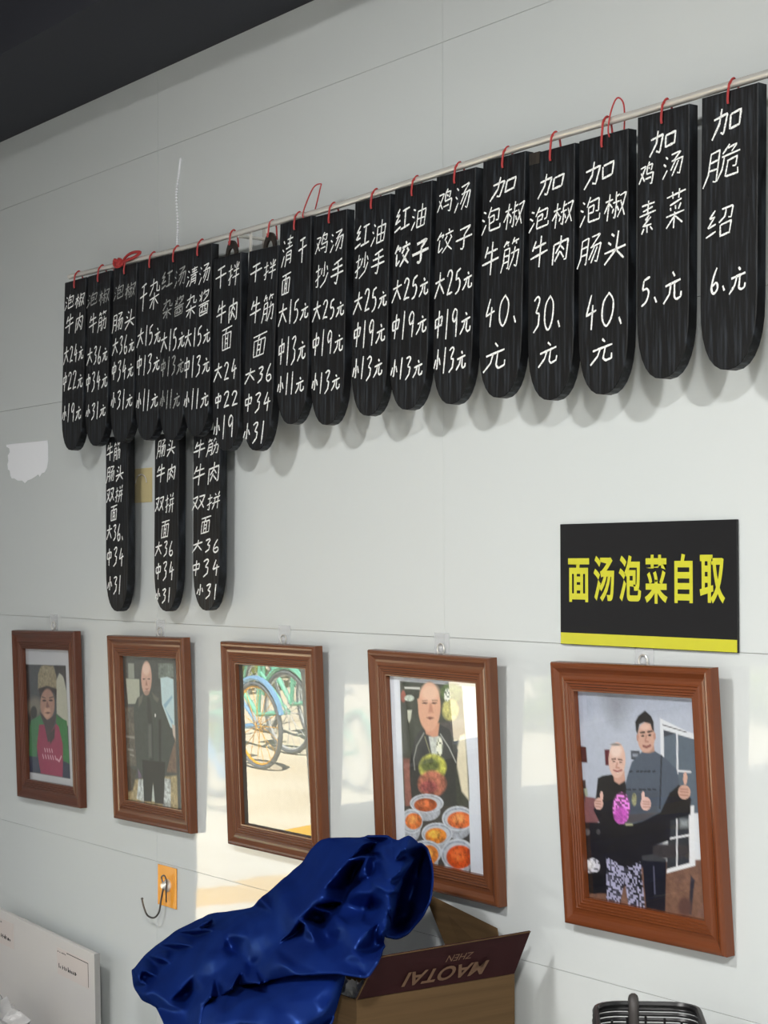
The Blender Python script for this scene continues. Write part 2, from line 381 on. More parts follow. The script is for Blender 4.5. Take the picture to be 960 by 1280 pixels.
# ------------------------------------------------------------------ measured tables (metres)
BOARDS = {
  '1': ([-4.5505, 2.3014, 0.1262, 0.4524, 0.0221, -0.0034],
    [('泡椒', 0.0638, 0.0557, 0.1167, 0.0454), ('牛肉', 0.0644, 0.1138, 0.112, 0.0562), ('大24元', 0.0631, 0.1957, 0.12, 0.054), ('中22元', 0.0631, 0.2668, 0.122, 0.0561), ('小19元', 0.0621, 0.3529, 0.1144, 0.0561)]),
  '2': ([-4.412, 2.3008, 0.1259, 0.4476, 0.0183, -0.003],
    [('泡椒', 0.063, 0.0631, 0.1271, 0.0422), ('牛筋', 0.062, 0.1277, 0.1042, 0.057), ('大36元', 0.063, 0.2121, 0.1183, 0.0506), ('中34元', 0.063, 0.2792, 0.125, 0.0549), ('小31元', 0.0615, 0.3567, 0.1151, 0.0465)]),
  '3': ([-4.2647, 2.3029, 0.1253, 0.449, 0.0221, -0.0081],
    [('泡椒', 0.0626, 0.0658, 0.1174, 0.0453), ('肠头', 0.0626, 0.1394, 0.1256, 0.0535), ('大36元', 0.0626, 0.2028, 0.1223, 0.0515), ('中34元', 0.0626, 0.2645, 0.1197, 0.0576), ('小31元', 0.0626, 0.3404, 0.1198, 0.0535)]),
  '4': ([-4.1304, 2.3017, 0.1246, 0.4494, 0.0203, -0.0052],
    [('干', 0.0307, 0.0908, 0.0401, 0.0769), ('杂', 0.0868, 0.0912, 0.0585, 0.0861), ('大15元', 0.0623, 0.1905, 0.1251, 0.0563), ('中13元', 0.0623, 0.2609, 0.1227, 0.0563), ('小11元', 0.0613, 0.3505, 0.1147, 0.0564)]),
  '5': ([-4.0088, 2.3007, 0.1223, 0.4547, 0.0166, -0.0056],
    [('红汤', 0.0612, 0.0642, 0.1258, 0.0483), ('杂酱', 0.062, 0.1339, 0.1125, 0.0527), ('大15元', 0.0612, 0.2122, 0.1219, 0.0571), ('中13元', 0.0612, 0.2758, 0.1174, 0.0527), ('小11元', 0.0538, 0.3542, 0.0996, 0.0527)]),
  '6': ([-3.8907, 2.2996, 0.1225, 0.4508, 0.0132, -0.0049],
    [('清汤', 0.0629, 0.0689, 0.1113, 0.0492), ('杂酱', 0.0612, 0.1392, 0.1183, 0.0642), ('大15元', 0.0612, 0.2156, 0.1264, 0.0514), ('中13元', 0.0612, 0.2837, 0.1266, 0.0557), ('小11元', 0.0612, 0.362, 0.1211, 0.0515)]),
  '7': ([-3.7603, 2.2576, 0.1244, 0.4498, 0.006, 0.0021],
    [('干拌', 0.0652, 0.0468, 0.1105, 0.0586), ('牛肉', 0.0654, 0.13, 0.1, 0.0586), ('面', 0.0631, 0.1925, 0.0533, 0.0586), ('大24', 0.0576, 0.2652, 0.1068, 0.0502), ('中22', 0.0623, 0.3325, 0.1066, 0.0418), ('小19', 0.0514, 0.3963, 0.0947, 0.0586)]),
  '8': ([-3.599, 2.254, 0.1238, 0.453, 0.0313, -0.0226],
    [('干拌', 0.0633, 0.0524, 0.113, 0.0487), ('牛筋', 0.0655, 0.1368, 0.1043, 0.0691), ('面', 0.0599, 0.2174, 0.0659, 0.061), ('大36', 0.0619, 0.2821, 0.1221, 0.0407), ('中34', 0.0619, 0.3451, 0.1167, 0.0488), ('小31', 0.0509, 0.4116, 0.0939, 0.053)]),
  '9': ([-3.4676, 2.2987, 0.1259, 0.4485, 0.0251, -0.0037],
    [('清', 0.0336, 0.0689, 0.045, 0.0747), ('干', 0.0942, 0.0728, 0.0359, 0.0608), ('面', 0.0304, 0.1389, 0.041, 0.0484), ('大15元', 0.063, 0.2033, 0.1241, 0.0568), ('中13元', 0.0608, 0.2863, 0.1136, 0.0656), ('小11元', 0.0589, 0.3602, 0.1098, 0.0525)]),
  '10': ([-3.3316, 2.2908, 0.1258, 0.4495, 0.0142, -0.0144],
    [('鸡汤', 0.0628, 0.0638, 0.1108, 0.051), ('抄手', 0.0651, 0.1299, 0.1107, 0.0552), ('大25元', 0.0629, 0.2037, 0.1224, 0.051), ('中19元', 0.0629, 0.2756, 0.1203, 0.0595), ('小13元', 0.0589, 0.358, 0.1098, 0.051)]),
  '11': ([-3.1752, 2.2967, 0.1256, 0.4469, 0.0216, -0.0098],
    [('红油', 0.0602, 0.0734, 0.1125, 0.0576), ('抄手', 0.0589, 0.135, 0.1097, 0.0576), ('大25元', 0.0628, 0.209, 0.1206, 0.0535), ('中19元', 0.0622, 0.2768, 0.1164, 0.0576), ('小13元', 0.0587, 0.3484, 0.1094, 0.0535)]),
  '12': ([-3.0339, 2.3003, 0.1254, 0.4479, 0.0289, -0.0129],
    [('红油', 0.0586, 0.0651, 0.1093, 0.0536), ('饺子', 0.0627, 0.1357, 0.1217, 0.0535), ('大25元', 0.0627, 0.2053, 0.1241, 0.0535), ('中19元', 0.0627, 0.2792, 0.1208, 0.0576), ('小13元', 0.0589, 0.3653, 0.1099, 0.0494)]),
  '13': ([-2.8942, 2.3017, 0.1234, 0.4479, 0.0201, -0.0122],
    [('鸡汤', 0.058, 0.0536, 0.1079, 0.0559), ('饺子', 0.0617, 0.1305, 0.1174, 0.0518), ('大25元', 0.0617, 0.2116, 0.1211, 0.0558), ('中19元', 0.0617, 0.2911, 0.118, 0.0598), ('小13元', 0.0559, 0.3624, 0.1038, 0.0559)]),
  '14': ([-2.7477, 2.3077, 0.1247, 0.452, 0.0199, -0.0162],
    [('加', 0.0652, 0.0575, 0.0755, 0.049), ('泡椒', 0.0624, 0.1163, 0.1248, 0.0572), ('牛筋', 0.0602, 0.1888, 0.1124, 0.0655), ('40、', 0.0643, 0.29, 0.1003, 0.0612), ('元', 0.0494, 0.3744, 0.0717, 0.0532)]),
  '15': ([-2.612, 2.2948, 0.1257, 0.4537, 0.0077, -0.0095],
    [('加', 0.0628, 0.0614, 0.0725, 0.0514), ('泡椒', 0.0629, 0.1208, 0.1221, 0.0474), ('牛肉', 0.0602, 0.1846, 0.1124, 0.0594), ('30、', 0.0538, 0.2955, 0.082, 0.0712), ('元', 0.0577, 0.3689, 0.0576, 0.0474)]),
  '16': ([-2.4748, 2.2935, 0.1269, 0.4529, 0.0048, -0.0066],
    [('加', 0.0551, 0.065, 0.0811, 0.0536), ('泡椒', 0.0635, 0.1279, 0.1201, 0.0573), ('肠头', 0.0635, 0.1979, 0.126, 0.0611), ('40、', 0.0674, 0.3054, 0.103, 0.0685), ('元', 0.0629, 0.3773, 0.0621, 0.0457)]),
  '17': ([-2.3243, 2.306, 0.1235, 0.4499, 0.0063, -0.0075],
    [('加', 0.0626, 0.0499, 0.0669, 0.0463), ('鸡', 0.0238, 0.0999, 0.0397, 0.0467), ('汤', 0.0869, 0.0961, 0.0489, 0.0439), ('素', 0.0264, 0.175, 0.0426, 0.0636), ('菜', 0.0923, 0.17, 0.047, 0.075), ('5、', 0.0317, 0.2984, 0.0455, 0.0549), ('元', 0.087, 0.2985, 0.0472, 0.0542)]),
  '18': ([-2.1718, 2.3079, 0.1245, 0.4513, 0.0188, -0.0013],
    [('加', 0.0585, 0.0498, 0.0679, 0.0526), ('脆', 0.0503, 0.1173, 0.0804, 0.0607), ('绍', 0.0429, 0.2115, 0.064, 0.0567), ('6、', 0.0411, 0.3046, 0.0362, 0.0446), ('元', 0.0843, 0.308, 0.0392, 0.048)]),
  'L1': ([-4.3671, 1.8779, 0.1227, 0.4509, -0.0057, -0.0061],
    [('牛筋', 0.0437, 0.0386, 0.0795, 0.0522), ('肠头', 0.0528, 0.0958, 0.0977, 0.0473), ('双拼', 0.0502, 0.1502, 0.0925, 0.0473), ('面', 0.0459, 0.1974, 0.0411, 0.0425), ('大36、', 0.0517, 0.2471, 0.0955, 0.0472), ('中34', 0.0532, 0.3108, 0.0984, 0.0519), ('小31', 0.0484, 0.3815, 0.0769, 0.0518)]),
  'L2': ([-4.1001, 1.8693, 0.1213, 0.4365, -0.0003, -0.0099],
    [('肠头', 0.0598, 0.0352, 0.0952, 0.0496), ('牛肉', 0.0596, 0.096, 0.1027, 0.0496), ('双拼', 0.0527, 0.1724, 0.0974, 0.0496), ('面', 0.0566, 0.2333, 0.0467, 0.0495), ('大36', 0.0523, 0.2828, 0.0966, 0.0406), ('中34', 0.0555, 0.3368, 0.0981, 0.0495), ('小31', 0.0469, 0.3977, 0.0796, 0.0405)]),
  'L3': ([-3.9057, 1.8647, 0.1243, 0.4265, 0.0003, -0.0079],
    [('牛筋', 0.0621, 0.0409, 0.1261, 0.0479), ('牛肉', 0.0621, 0.1019, 0.1355, 0.0565), ('双拼', 0.0621, 0.167, 0.1355, 0.0434), ('面', 0.0601, 0.2234, 0.0522, 0.0434), ('大36', 0.0621, 0.2734, 0.1327, 0.0347), ('中34', 0.0621, 0.3253, 0.1359, 0.0433), ('小31', 0.0682, 0.3795, 0.0996, 0.039)]),
}
ROD = [[-4.5421, -0.075, 2.3173], [-3.8784, -0.075, 2.3066], [-3.4181, -0.075, 2.3058], [-3.3541, -0.075, 2.3029], [-2.9483, -0.075, 2.3106], [-2.627, -0.075, 2.3171], [-2.3284, -0.075, 2.3173], [-2.0353, -0.075, 2.3203]]
FRAMES = [[-4.9753, 0.8852, 0.0324, 0.0199], [-4.3742, 0.8892, 0.038, 0.0147], [-3.7922, 0.8928, 0.0417, 0.0049], [-3.1853, 0.8962, 0.0523, -0.0046], [-2.5911, 0.8956, 0.0559, 0.0145]]
PRINTS = [
 [
  ('p',(186,188,194),0.006,[-2.904,-0.916,5.525,-0.699,5.305,1.828,-3.336,2.929],0),
  ('p',(70,75,80),0.006,[-0.126,0.124,0.862,0.116,0.877,0.948,-0.062,0.948],0.15),
  ('p',(40,42,44),0.02,[-0.126,0.124,0.036,0.123,0.059,0.499,0.013,0.944,-0.062,0.948],0),
  ('e',(120,116,106),0.6,[0.162,0.445,0.158,-0.005,-0.008,0.075],0.1),
  ('e',(42,42,44),0.3,[0.134,0.488,0.073,-0.003,-0.005,0.05],0),
  ('p',(176,176,162),0.015,[0.649,0.234,0.725,0.174,0.804,0.198,0.861,0.309,0.874,0.566,0.749,0.507,0.636,0.478],0.05),
  ('p',(48,45,48),0.012,[0.626,0.12,0.862,0.118,0.862,0.253,0.782,0.186,0.714,0.172,0.652,0.209],0.1),
  ('p',(142,132,108),0.015,[0.328,0.13,0.413,0.12,0.602,0.125,0.654,0.193,0.65,0.295,0.444,0.28,0.245,0.306,0.261,0.194],0.45),
  ('p',(52,42,44),0.012,[0.257,0.301,0.445,0.276,0.655,0.295,0.642,0.372,0.6,0.325,0.331,0.332,0.291,0.379],0.2),
  ('e',(164,126,112),0.15,[0.442,0.415,0.156,-0.005,-0.012,0.115],0.08),
  ('e',(190,150,130),0.6,[0.429,0.477,0.076,-0.003,-0.005,0.045],0.05),
  ('p',(60,50,50),0.01,[0.329,0.357,0.412,0.367,0.411,0.373,0.328,0.367],0),
  ('p',(60,50,50),0.01,[0.483,0.362,0.579,0.35,0.578,0.358,0.487,0.371],0),
  ('e',(60,44,44),0.5,[0.376,0.389,0.043,-0.001,-0.001,0.008],0),
  ('e',(60,44,44),0.5,[0.519,0.383,0.043,-0.001,-0.001,0.008],0),
  ('p',(125,88,80),0.015,[0.438,0.387,0.404,0.437,0.432,0.444,0.488,0.434],0),
  ('p',(95,55,52),0.01,[0.376,0.481,0.449,0.47,0.519,0.476,0.447,0.487],0),
  ('p',(66,54,58),0.012,[0.268,0.483,0.315,0.49,0.423,0.535,0.564,0.497,0.625,0.471,0.594,0.545,0.505,0.614,0.461,0.698,0.406,0.7,0.355,0.571],0.2),
  ('p',(62,122,80),0.01,[0.066,0.549,0.278,0.501,0.355,0.571,0.245,0.592,0.161,0.819,-0.005,0.832,0.034,0.6],0.15),
  ('p',(48,120,62),0.01,[0.625,0.479,0.68,0.501,0.844,0.523,0.872,0.84,0.741,0.822,0.671,0.639,0.616,0.56],0.15),
  ('p',(150,42,80),0.01,[0.246,0.575,0.357,0.571,0.425,0.699,0.479,0.689,0.505,0.614,0.617,0.552,0.673,0.574,0.741,0.701,0.724,0.944,0.233,0.944,0.176,0.744],0.1),
  ('p',(60,50,50),0.02,[0.461,0.632,0.591,0.578,0.571,0.66,0.471,0.713],0.1),
  ('p',(46,58,80),0.01,[0.001,0.823,0.184,0.826,0.245,0.939,-0.012,0.945],0.1),
  ('p',(36,46,70),0.01,[0.735,0.827,0.867,0.84,0.87,0.946,0.714,0.945],0.1),
  ('l',(215,170,185),0.018,[0.348,0.752,0.361,0.772]),
  ('l',(215,170,185),0.018,[0.401,0.751,0.413,0.771]),
  ('l',(215,170,185),0.018,[0.449,0.751,0.461,0.771]),
  ('l',(215,170,185),0.018,[0.501,0.75,0.513,0.77]),
  ('l',(215,170,185),0.018,[0.3,0.8,0.317,0.824]),
  ('l',(215,170,185),0.018,[0.358,0.8,0.375,0.823]),
  ('l',(215,170,185),0.018,[0.415,0.799,0.432,0.823]),
  ('l',(215,170,185),0.018,[0.467,0.799,0.484,0.822]),
  ('l',(215,170,185),0.018,[0.515,0.798,0.531,0.822]),
  ('l',(215,170,185),0.018,[0.571,0.798,0.587,0.821]),
  ('l',(215,170,185),0.018,[0.606,0.817,0.652,0.831,0.702,0.792]),
 ],
 [
  ('p',(78,82,80),0.006,[-2.58,-0.903,5.096,-0.725,4.88,1.822,-3.028,2.989],0.15),
  ('p',(150,155,146),0.01,[0.089,0.054,0.197,0.052,0.195,0.157,0.083,0.16],0.05),
  ('p',(180,184,170),0.01,[0.037,0.161,0.284,0.159,0.276,0.326,0.06,0.336],0.05),
  ('p',(104,100,92),0.02,[0.001,0.362,0.215,0.354,0.173,0.758,-0.008,0.769],0.4),
  ('p',(150,148,140),0.01,[-0.008,0.557,0.161,0.557,0.159,0.574,-0.01,0.572],0),
  ('p',(150,148,140),0.01,[0.016,0.645,0.129,0.647,0.128,0.66,0.022,0.659],0),
  ('p',(150,148,140),0.01,[0.058,0.681,0.136,0.685,0.135,0.697,0.057,0.693],0),
  ('p',(118,128,122),0.01,[0.629,0.042,0.893,0.037,0.894,0.126,0.629,0.145],0.4),
  ('p',(198,220,226),0.012,[0.661,0.14,0.779,0.129,0.886,0.142,0.873,0.475,0.807,0.465,0.671,0.353],0.05),
  ('p',(150,185,205),0.012,[0.696,0.319,0.85,0.249,0.859,0.265,0.725,0.343,0.853,0.427,0.83,0.444],0),
  ('p',(205,190,180),0.012,[0.83,0.444,0.882,0.45,0.882,0.555,0.844,0.517],0),
  ('p',(124,102,88),0.02,[0.739,0.481,0.883,0.539,0.881,0.766,0.714,0.768],0.3),
  ('p',(176,160,122),0.02,[-0.041,0.873,0.879,0.782,0.877,1.009,-0.079,1.011],0.45),
  ('p',(80,76,66),0.02,[-0.008,0.769,0.17,0.792,0.088,0.932,-0.027,0.956],0.4),
  ('p',(190,196,196),0.01,[0.197,0.849,0.286,0.844,0.286,0.998,0.15,0.987],0.6),
  ('p',(190,196,196),0.01,[0.635,0.813,0.772,0.813,0.753,1.001,0.616,1.003],0.6),
  ('p',(200,210,205),0.01,[0.443,0.867,0.49,0.872,0.5,0.983,0.425,0.984],0.2),
  ('p',(120,104,130),0.02,[0.196,0.757,0.262,0.762,0.254,0.837,0.198,0.841],0.2),
  ('p',(74,80,76),0.01,[0.233,0.29,0.347,0.257,0.404,0.272,0.522,0.243,0.646,0.288,0.76,0.415,0.871,0.556,0.813,0.616,0.716,0.751,0.651,0.763,0.662,0.82,0.276,0.836,0.173,0.758,0.157,0.591,0.158,0.364],0.12),
  ('p',(58,62,60),0.02,[0.41,0.28,0.46,0.278,0.497,0.492,0.485,0.707,0.42,0.711,0.41,0.496],0.1),
  ('p',(100,106,102),0.03,[0.413,0.462,0.468,0.46,0.455,0.684,0.401,0.687],0.05),
  ('p',(50,52,50),0.02,[0.601,0.421,0.643,0.42,0.611,0.733,0.579,0.735],0.05),
  ('p',(46,48,46),0.01,[0.278,0.71,0.689,0.704,0.632,0.99,0.478,0.993,0.459,0.857,0.418,0.989,0.282,0.994],0.1),
  ('p',(110,112,104),0.02,[0.255,0.285,0.346,0.259,0.307,0.317,0.249,0.352],0.05),
  ('p',(110,112,104),0.02,[0.501,0.244,0.626,0.281,0.591,0.307,0.529,0.284],0.05),
  ('e',(206,168,152),0.12,[0.413,0.147,0.094,-0.003,-0.012,0.115],0.05),
  ('e',(226,198,184),0.5,[0.415,0.085,0.065,-0.002,-0.004,0.04],0),
  ('e',(80,60,54),0.4,[0.368,0.155,0.026,-0.001,-0.0,0.004],0),
  ('e',(80,60,54),0.4,[0.456,0.152,0.026,-0.001,-0.0,0.004],0),
  ('p',(160,116,104),0.01,[0.411,0.159,0.39,0.197,0.429,0.198],0),
  ('p',(140,84,78),0.008,[0.379,0.221,0.449,0.217,0.413,0.228],0),
  ('e',(170,140,126),0.4,[0.407,0.247,0.048,-0.002,-0.002,0.017],0),
  ('e',(225,225,225),0.3,[0.545,0.396,0.013,-0.001,-0.001,0.012],0),
 ],
 [
  ('p',(84,86,80),0.006,[-9,-9,9,-9,9,9,-9,9],0.12),
 ],
 [
  ('p',(222,226,236),0.006,[-1.449,-0.614,3.086,-0.626,2.947,1.332,-1.714,2.057],0),
  ('p',(66,70,62),0.006,[0.114,0.026,0.808,0.023,0.842,0.507,0.832,1.033,0.098,1.086,0.105,0.864,0.105,0.517],0.2),
  ('e',(96,118,70),0.3,[0.693,0.064,0.123,-0.006,-0.004,0.052],0.5),
  ('e',(196,190,120),0.3,[0.673,0.157,0.088,-0.005,-0.005,0.058],0.5),
  ('e',(200,210,190),0.3,[0.645,0.078,0.036,-0.002,-0.003,0.035],0.7),
  ('p',(90,84,84),0.02,[0.56,0.233,0.816,0.195,0.819,0.303,0.578,0.307],0.2),
  ('p',(224,224,220),0.008,[0.164,0.057,0.345,0.052,0.344,0.063,0.167,0.067],0),
  ('e',(164,90,76),0.3,[0.147,0.111,0.028,-0.001,-0.003,0.033],0.3),
  ('e',(196,206,196),0.3,[0.216,0.117,0.056,-0.003,-0.001,0.017],0.5),
  ('p',(206,208,192),0.01,[0.187,0.184,0.241,0.181,0.224,0.229,0.203,0.254,0.188,0.231],0.1),
  ('p',(150,98,88),0.02,[0.116,0.456,0.196,0.451,0.208,0.628,0.213,0.717,0.118,0.725],0.3),
  ('p',(232,222,196),0.02,[0.768,0.29,0.817,0.278,0.826,0.314,0.831,0.497,0.832,0.622,0.76,0.582,0.719,0.448,0.712,0.391],0.05),  # cream patch: a sunlit reflection painted into the print
  ('p',(56,58,58),0.01,[0.377,0.255,0.259,0.334,0.192,0.457,0.184,0.547,0.2,0.718,0.697,0.703,0.702,0.506,0.738,0.366,0.653,0.262,0.548,0.24],0.12),
  ('l',(150,152,148),0.012,[0.367,0.3,0.28,0.374,0.239,0.448,0.244,0.506]),
  ('l',(170,172,168),0.012,[0.555,0.294,0.644,0.361,0.709,0.431]),
  ('l',(140,140,110),0.012,[0.377,0.32,0.425,0.399]),
  ('p',(206,210,204),0.01,[0.42,0.314,0.536,0.304,0.502,0.423,0.448,0.421],0.25),
  ('e',(214,220,190),0.3,[0.537,0.362,0.036,-0.002,-0.005,0.053],0.7),
  ('e',(190,190,88),0.2,[0.449,0.479,0.151,-0.011,-0.006,0.074],0.6),
  ('e',(100,110,60),0.5,[0.419,0.47,0.109,-0.008,-0.004,0.041],0.6),
  ('e',(180,110,90),0.25,[0.435,0.568,0.157,-0.013,-0.006,0.071],0.6),
  ('e',(160,80,80),0.5,[0.396,0.589,0.098,-0.008,-0.003,0.035],0.6),
  ('p',(214,156,128),0.012,[0.371,0.25,0.548,0.234,0.524,0.305,0.469,0.314,0.391,0.302],0.05),
  ('e',(228,176,148),0.1,[0.441,0.152,0.126,-0.007,-0.012,0.134],0.04),
  ('e',(240,200,176),0.6,[0.453,0.076,0.097,-0.005,-0.004,0.047],0),
  ('p',(226,178,150),0.012,[0.309,0.118,0.334,0.111,0.335,0.17,0.317,0.165],0),
  ('e',(120,84,70),0.5,[0.393,0.135,0.032,-0.002,-0.0,0.005],0),
  ('e',(120,84,70),0.5,[0.499,0.129,0.031,-0.002,-0.0,0.005],0),
  ('p',(150,110,90),0.01,[0.364,0.122,0.425,0.117,0.425,0.121,0.363,0.128],0),
  ('p',(150,110,90),0.01,[0.474,0.113,0.537,0.111,0.537,0.117,0.474,0.119],0),
  ('p',(200,140,116),0.02,[0.448,0.134,0.426,0.185,0.486,0.182,0.466,0.133],0),
  ('p',(120,60,50),0.01,[0.402,0.213,0.442,0.206,0.493,0.209,0.443,0.222],0),
  ('p',(70,66,62),0.006,[0.099,0.718,0.829,0.654,0.823,1.003,0.102,1.047],0.2),
  ('e',(176,180,190),0.1,[0.36,0.725,0.154,-0.014,-0.005,0.052],0.35),
  ('e',(208,212,220),0.06,[0.364,0.68,0.192,-0.017,-0.005,0.052],0.18),
  ('e',(150,158,176),0.1,[0.364,0.682,0.173,-0.015,-0.004,0.045],0.5),
  ('e',(198,202,210),0.1,[0.364,0.683,0.162,-0.014,-0.004,0.041],0.1),
  ('e',(172,84,40),0.12,[0.351,0.69,0.132,-0.012,-0.003,0.037],0.55),
  ('e',(222,121,71),0.6,[0.339,0.683,0.067,-0.006,-0.002,0.018],0.6),
  ('e',(176,180,190),0.1,[0.177,0.84,0.105,-0.01,-0.006,0.069],0.35),
  ('e',(208,212,220),0.06,[0.181,0.795,0.131,-0.012,-0.006,0.069],0.18),
  ('e',(150,158,176),0.1,[0.181,0.796,0.118,-0.011,-0.005,0.059],0.5),
  ('e',(198,202,210),0.1,[0.181,0.797,0.111,-0.01,-0.005,0.054],0.1),
  ('e',(222,120,52),0.12,[0.206,0.792,0.098,-0.009,-0.004,0.045],0.55),
  ('e',(255,163,84),0.6,[0.194,0.785,0.049,-0.005,-0.002,0.022],0.6),
  ('e',(176,180,190),0.1,[0.703,0.775,0.14,-0.013,-0.006,0.067],0.35),
  ('e',(208,212,220),0.06,[0.707,0.731,0.175,-0.016,-0.006,0.067],0.18),
  ('e',(150,158,176),0.1,[0.707,0.732,0.158,-0.015,-0.005,0.057],0.5),
  ('e',(198,202,210),0.1,[0.707,0.734,0.147,-0.014,-0.004,0.052],0.1),
  ('e',(228,116,56),0.12,[0.724,0.738,0.134,-0.012,-0.004,0.045],0.55),
  ('e',(255,158,89),0.6,[0.713,0.731,0.067,-0.006,-0.002,0.023],0.6),
  ('e',(176,180,190),0.1,[0.462,0.88,0.14,-0.014,-0.005,0.06],0.35),
  ('e',(208,212,220),0.06,[0.466,0.835,0.174,-0.017,-0.005,0.06],0.18),
  ('e',(150,158,176),0.1,[0.466,0.836,0.157,-0.015,-0.004,0.052],0.5),
  ('e',(198,202,210),0.1,[0.466,0.838,0.147,-0.014,-0.004,0.047],0.1),
  ('e',(236,142,44),0.12,[0.453,0.848,0.121,-0.012,-0.004,0.043],0.55),
  ('e',(255,188,75),0.6,[0.441,0.841,0.061,-0.006,-0.002,0.021],0.6),
  ('e',(176,180,190),0.1,[0.324,0.997,0.145,-0.016,-0.006,0.07],0.35),
  ('e',(208,212,220),0.06,[0.328,0.952,0.181,-0.019,-0.006,0.07],0.18),
  ('e',(150,158,176),0.1,[0.328,0.953,0.163,-0.017,-0.005,0.06],0.5),
  ('e',(198,202,210),0.1,[0.328,0.954,0.153,-0.016,-0.005,0.055],0.1),
  ('e',(222,130,50),0.12,[0.364,0.96,0.11,-0.012,-0.005,0.053],0.55),
  ('e',(255,174,82),0.6,[0.353,0.952,0.055,-0.006,-0.002,0.027],0.6),
  ('e',(176,180,190),0.1,[0.681,0.967,0.145,-0.016,-0.007,0.084],0.35),
  ('e',(208,212,220),0.06,[0.685,0.923,0.181,-0.019,-0.007,0.084],0.18),
  ('e',(150,158,176),0.1,[0.684,0.925,0.163,-0.017,-0.006,0.073],0.5),
  ('e',(198,202,210),0.1,[0.684,0.926,0.152,-0.016,-0.006,0.066],0.1),
  ('e',(208,82,26),0.12,[0.707,0.935,0.146,-0.015,-0.005,0.063],0.55),
  ('e',(255,119,54),0.6,[0.696,0.928,0.073,-0.008,-0.003,0.031],0.6),
  ('p',(222,226,236),0.006,[0.832,0.626,1.015,0.61,0.977,1.065,0.818,1.084],0),
  ('p',(222,226,236),0.006,[-0.425,0.734,0.106,0.688,0.087,1.169,-0.471,1.234],0),
 ],
 [
  ('p',(186,192,208),0.006,[-1.168,-0.634,2.792,-0.583,2.62,1.381,-1.477,2.048],0.04),
  ('p',(170,176,194),0.1,[-0.053,-0.04,0.962,-0.07,0.951,0.044,0.643,0.084,0.214,0.095,-0.073,0.149],0.05),
  ('p',(136,140,152),0.16,[0.225,-0.007,0.474,-0.009,0.399,0.094,0.33,0.138,0.279,0.111],0.1),  # grey smear: a reflection on the glass, painted into the print
  ('p',(226,228,234),0.006,[0.698,0.105,0.91,0.156,1.131,0.187,1.077,0.738,0.655,0.778],0),
  ('p',(96,108,122),0.006,[0.722,0.159,1.033,0.198,1.001,0.52,0.699,0.543],0.05),
  ('p',(60,66,78),0.008,[0.722,0.159,0.822,0.17,0.721,0.19],0),
  ('p',(40,44,52),0.005,[0.716,0.132,0.909,0.159,0.909,0.163,0.716,0.137],0),
  ('p',(74,34,34),0.006,[-0.051,0.267,0.045,0.272,0.047,0.348,-0.06,0.349],0.3),
  ('p',(100,34,46),0.006,[0.208,0.276,0.253,0.273,0.245,0.349,0.209,0.351],0.3),
  ('p',(72,78,88),0.006,[0.437,0.269,0.512,0.265,0.51,0.309,0.436,0.31],0.2),
  ('p',(150,156,170),0.01,[0.45,0.283,0.497,0.28,0.498,0.295,0.451,0.296],0.2),
  ('p',(66,52,50),0.01,[-0.029,0.437,0.022,0.433,0.023,0.582,-0.045,0.587],0.5),
  ('p',(160,170,150),0.01,[0.006,0.477,0.029,0.472,0.037,0.508,0.013,0.516],0.1),
  ('p',(128,84,88),0.01,[0.013,0.514,0.103,0.515,0.112,0.647,-0.036,0.659],0.1),
  ('p',(126,92,76),0.01,[-0.067,0.862,1.046,0.722,1.013,1.061,-0.095,1.126],0.25),
  ('p',(52,54,58),0.008,[0.739,0.496,0.892,0.485,0.873,0.756,0.681,0.806],0.25),
  ('p',(150,156,160),0.03,[0.815,0.56,0.879,0.561,0.876,0.592,0.811,0.6],0.2),
  ('p',(62,56,56),0.02,[0.578,0.69,0.883,0.676,0.876,0.731,0.48,0.78],0.2),
  ('p',(232,232,236),0.006,[0.893,0.494,0.934,0.491,0.917,0.764,0.679,0.822,0.686,0.801,0.871,0.756],0),
  ('p',(132,86,90),0.01,[-0.023,0.56,0.096,0.571,0.168,0.623,-0.032,0.644],0.1),
  ('p',(24,20,24),0.01,[-0.034,0.642,0.326,0.617,0.586,0.615,0.572,0.753,0.256,0.959,-0.008,0.986,-0.035,0.898],0.1),
  ('e',(90,86,90),0.4,[0.012,0.687,0.024,-0.002,-0.002,0.016],0.3),
  ('e',(80,76,80),0.4,[0.111,0.677,0.018,-0.001,-0.001,0.013],0.3),
  ('e',(180,178,188),0.15,[0.041,0.847,0.068,-0.006,-0.004,0.038],0.7),
  ('e',(222,220,226),0.5,[0.031,0.843,0.036,-0.003,-0.002,0.023],0.5),
  ('e',(12,12,14),0.1,[0.052,0.928,0.084,-0.008,-0.006,0.053],0.05),
  ('p',(54,50,60),0.01,[0.875,0.81,0.905,0.831,0.862,0.993,0.841,0.99],0.05),
  ('e',(96,66,60),0.5,[0.812,0.962,0.054,-0.006,-0.004,0.043],0.1),
  ('l',(226,226,230),0.012,[0.798,0.481,0.768,0.784]),
  ('l',(226,226,230),0.012,[0.724,0.658,0.88,0.629]),
  ('l',(226,226,230),0.012,[0.738,0.502,0.818,0.497]),
  ('l',(226,228,234),0.014,[0.831,0.168,0.816,0.352]),
  ('l',(226,228,234),0.012,[0.811,0.34,0.921,0.339]),
  ('p',(84,94,110),0.008,[0.532,0.268,0.636,0.258,0.725,0.288,0.812,0.335,0.828,0.396,0.746,0.482,0.702,0.52,0.629,0.629,0.344,0.629,0.363,0.45,0.396,0.389,0.44,0.322],0.05),
  ('p',(76,84,98),0.03,[0.388,0.46,0.648,0.443,0.637,0.548,0.377,0.567],0.05),
  ('l',(44,48,58),0.012,[0.693,0.279,0.655,0.523]),
  ('l',(40,44,54),0.01,[0.419,0.369,0.437,0.365]),
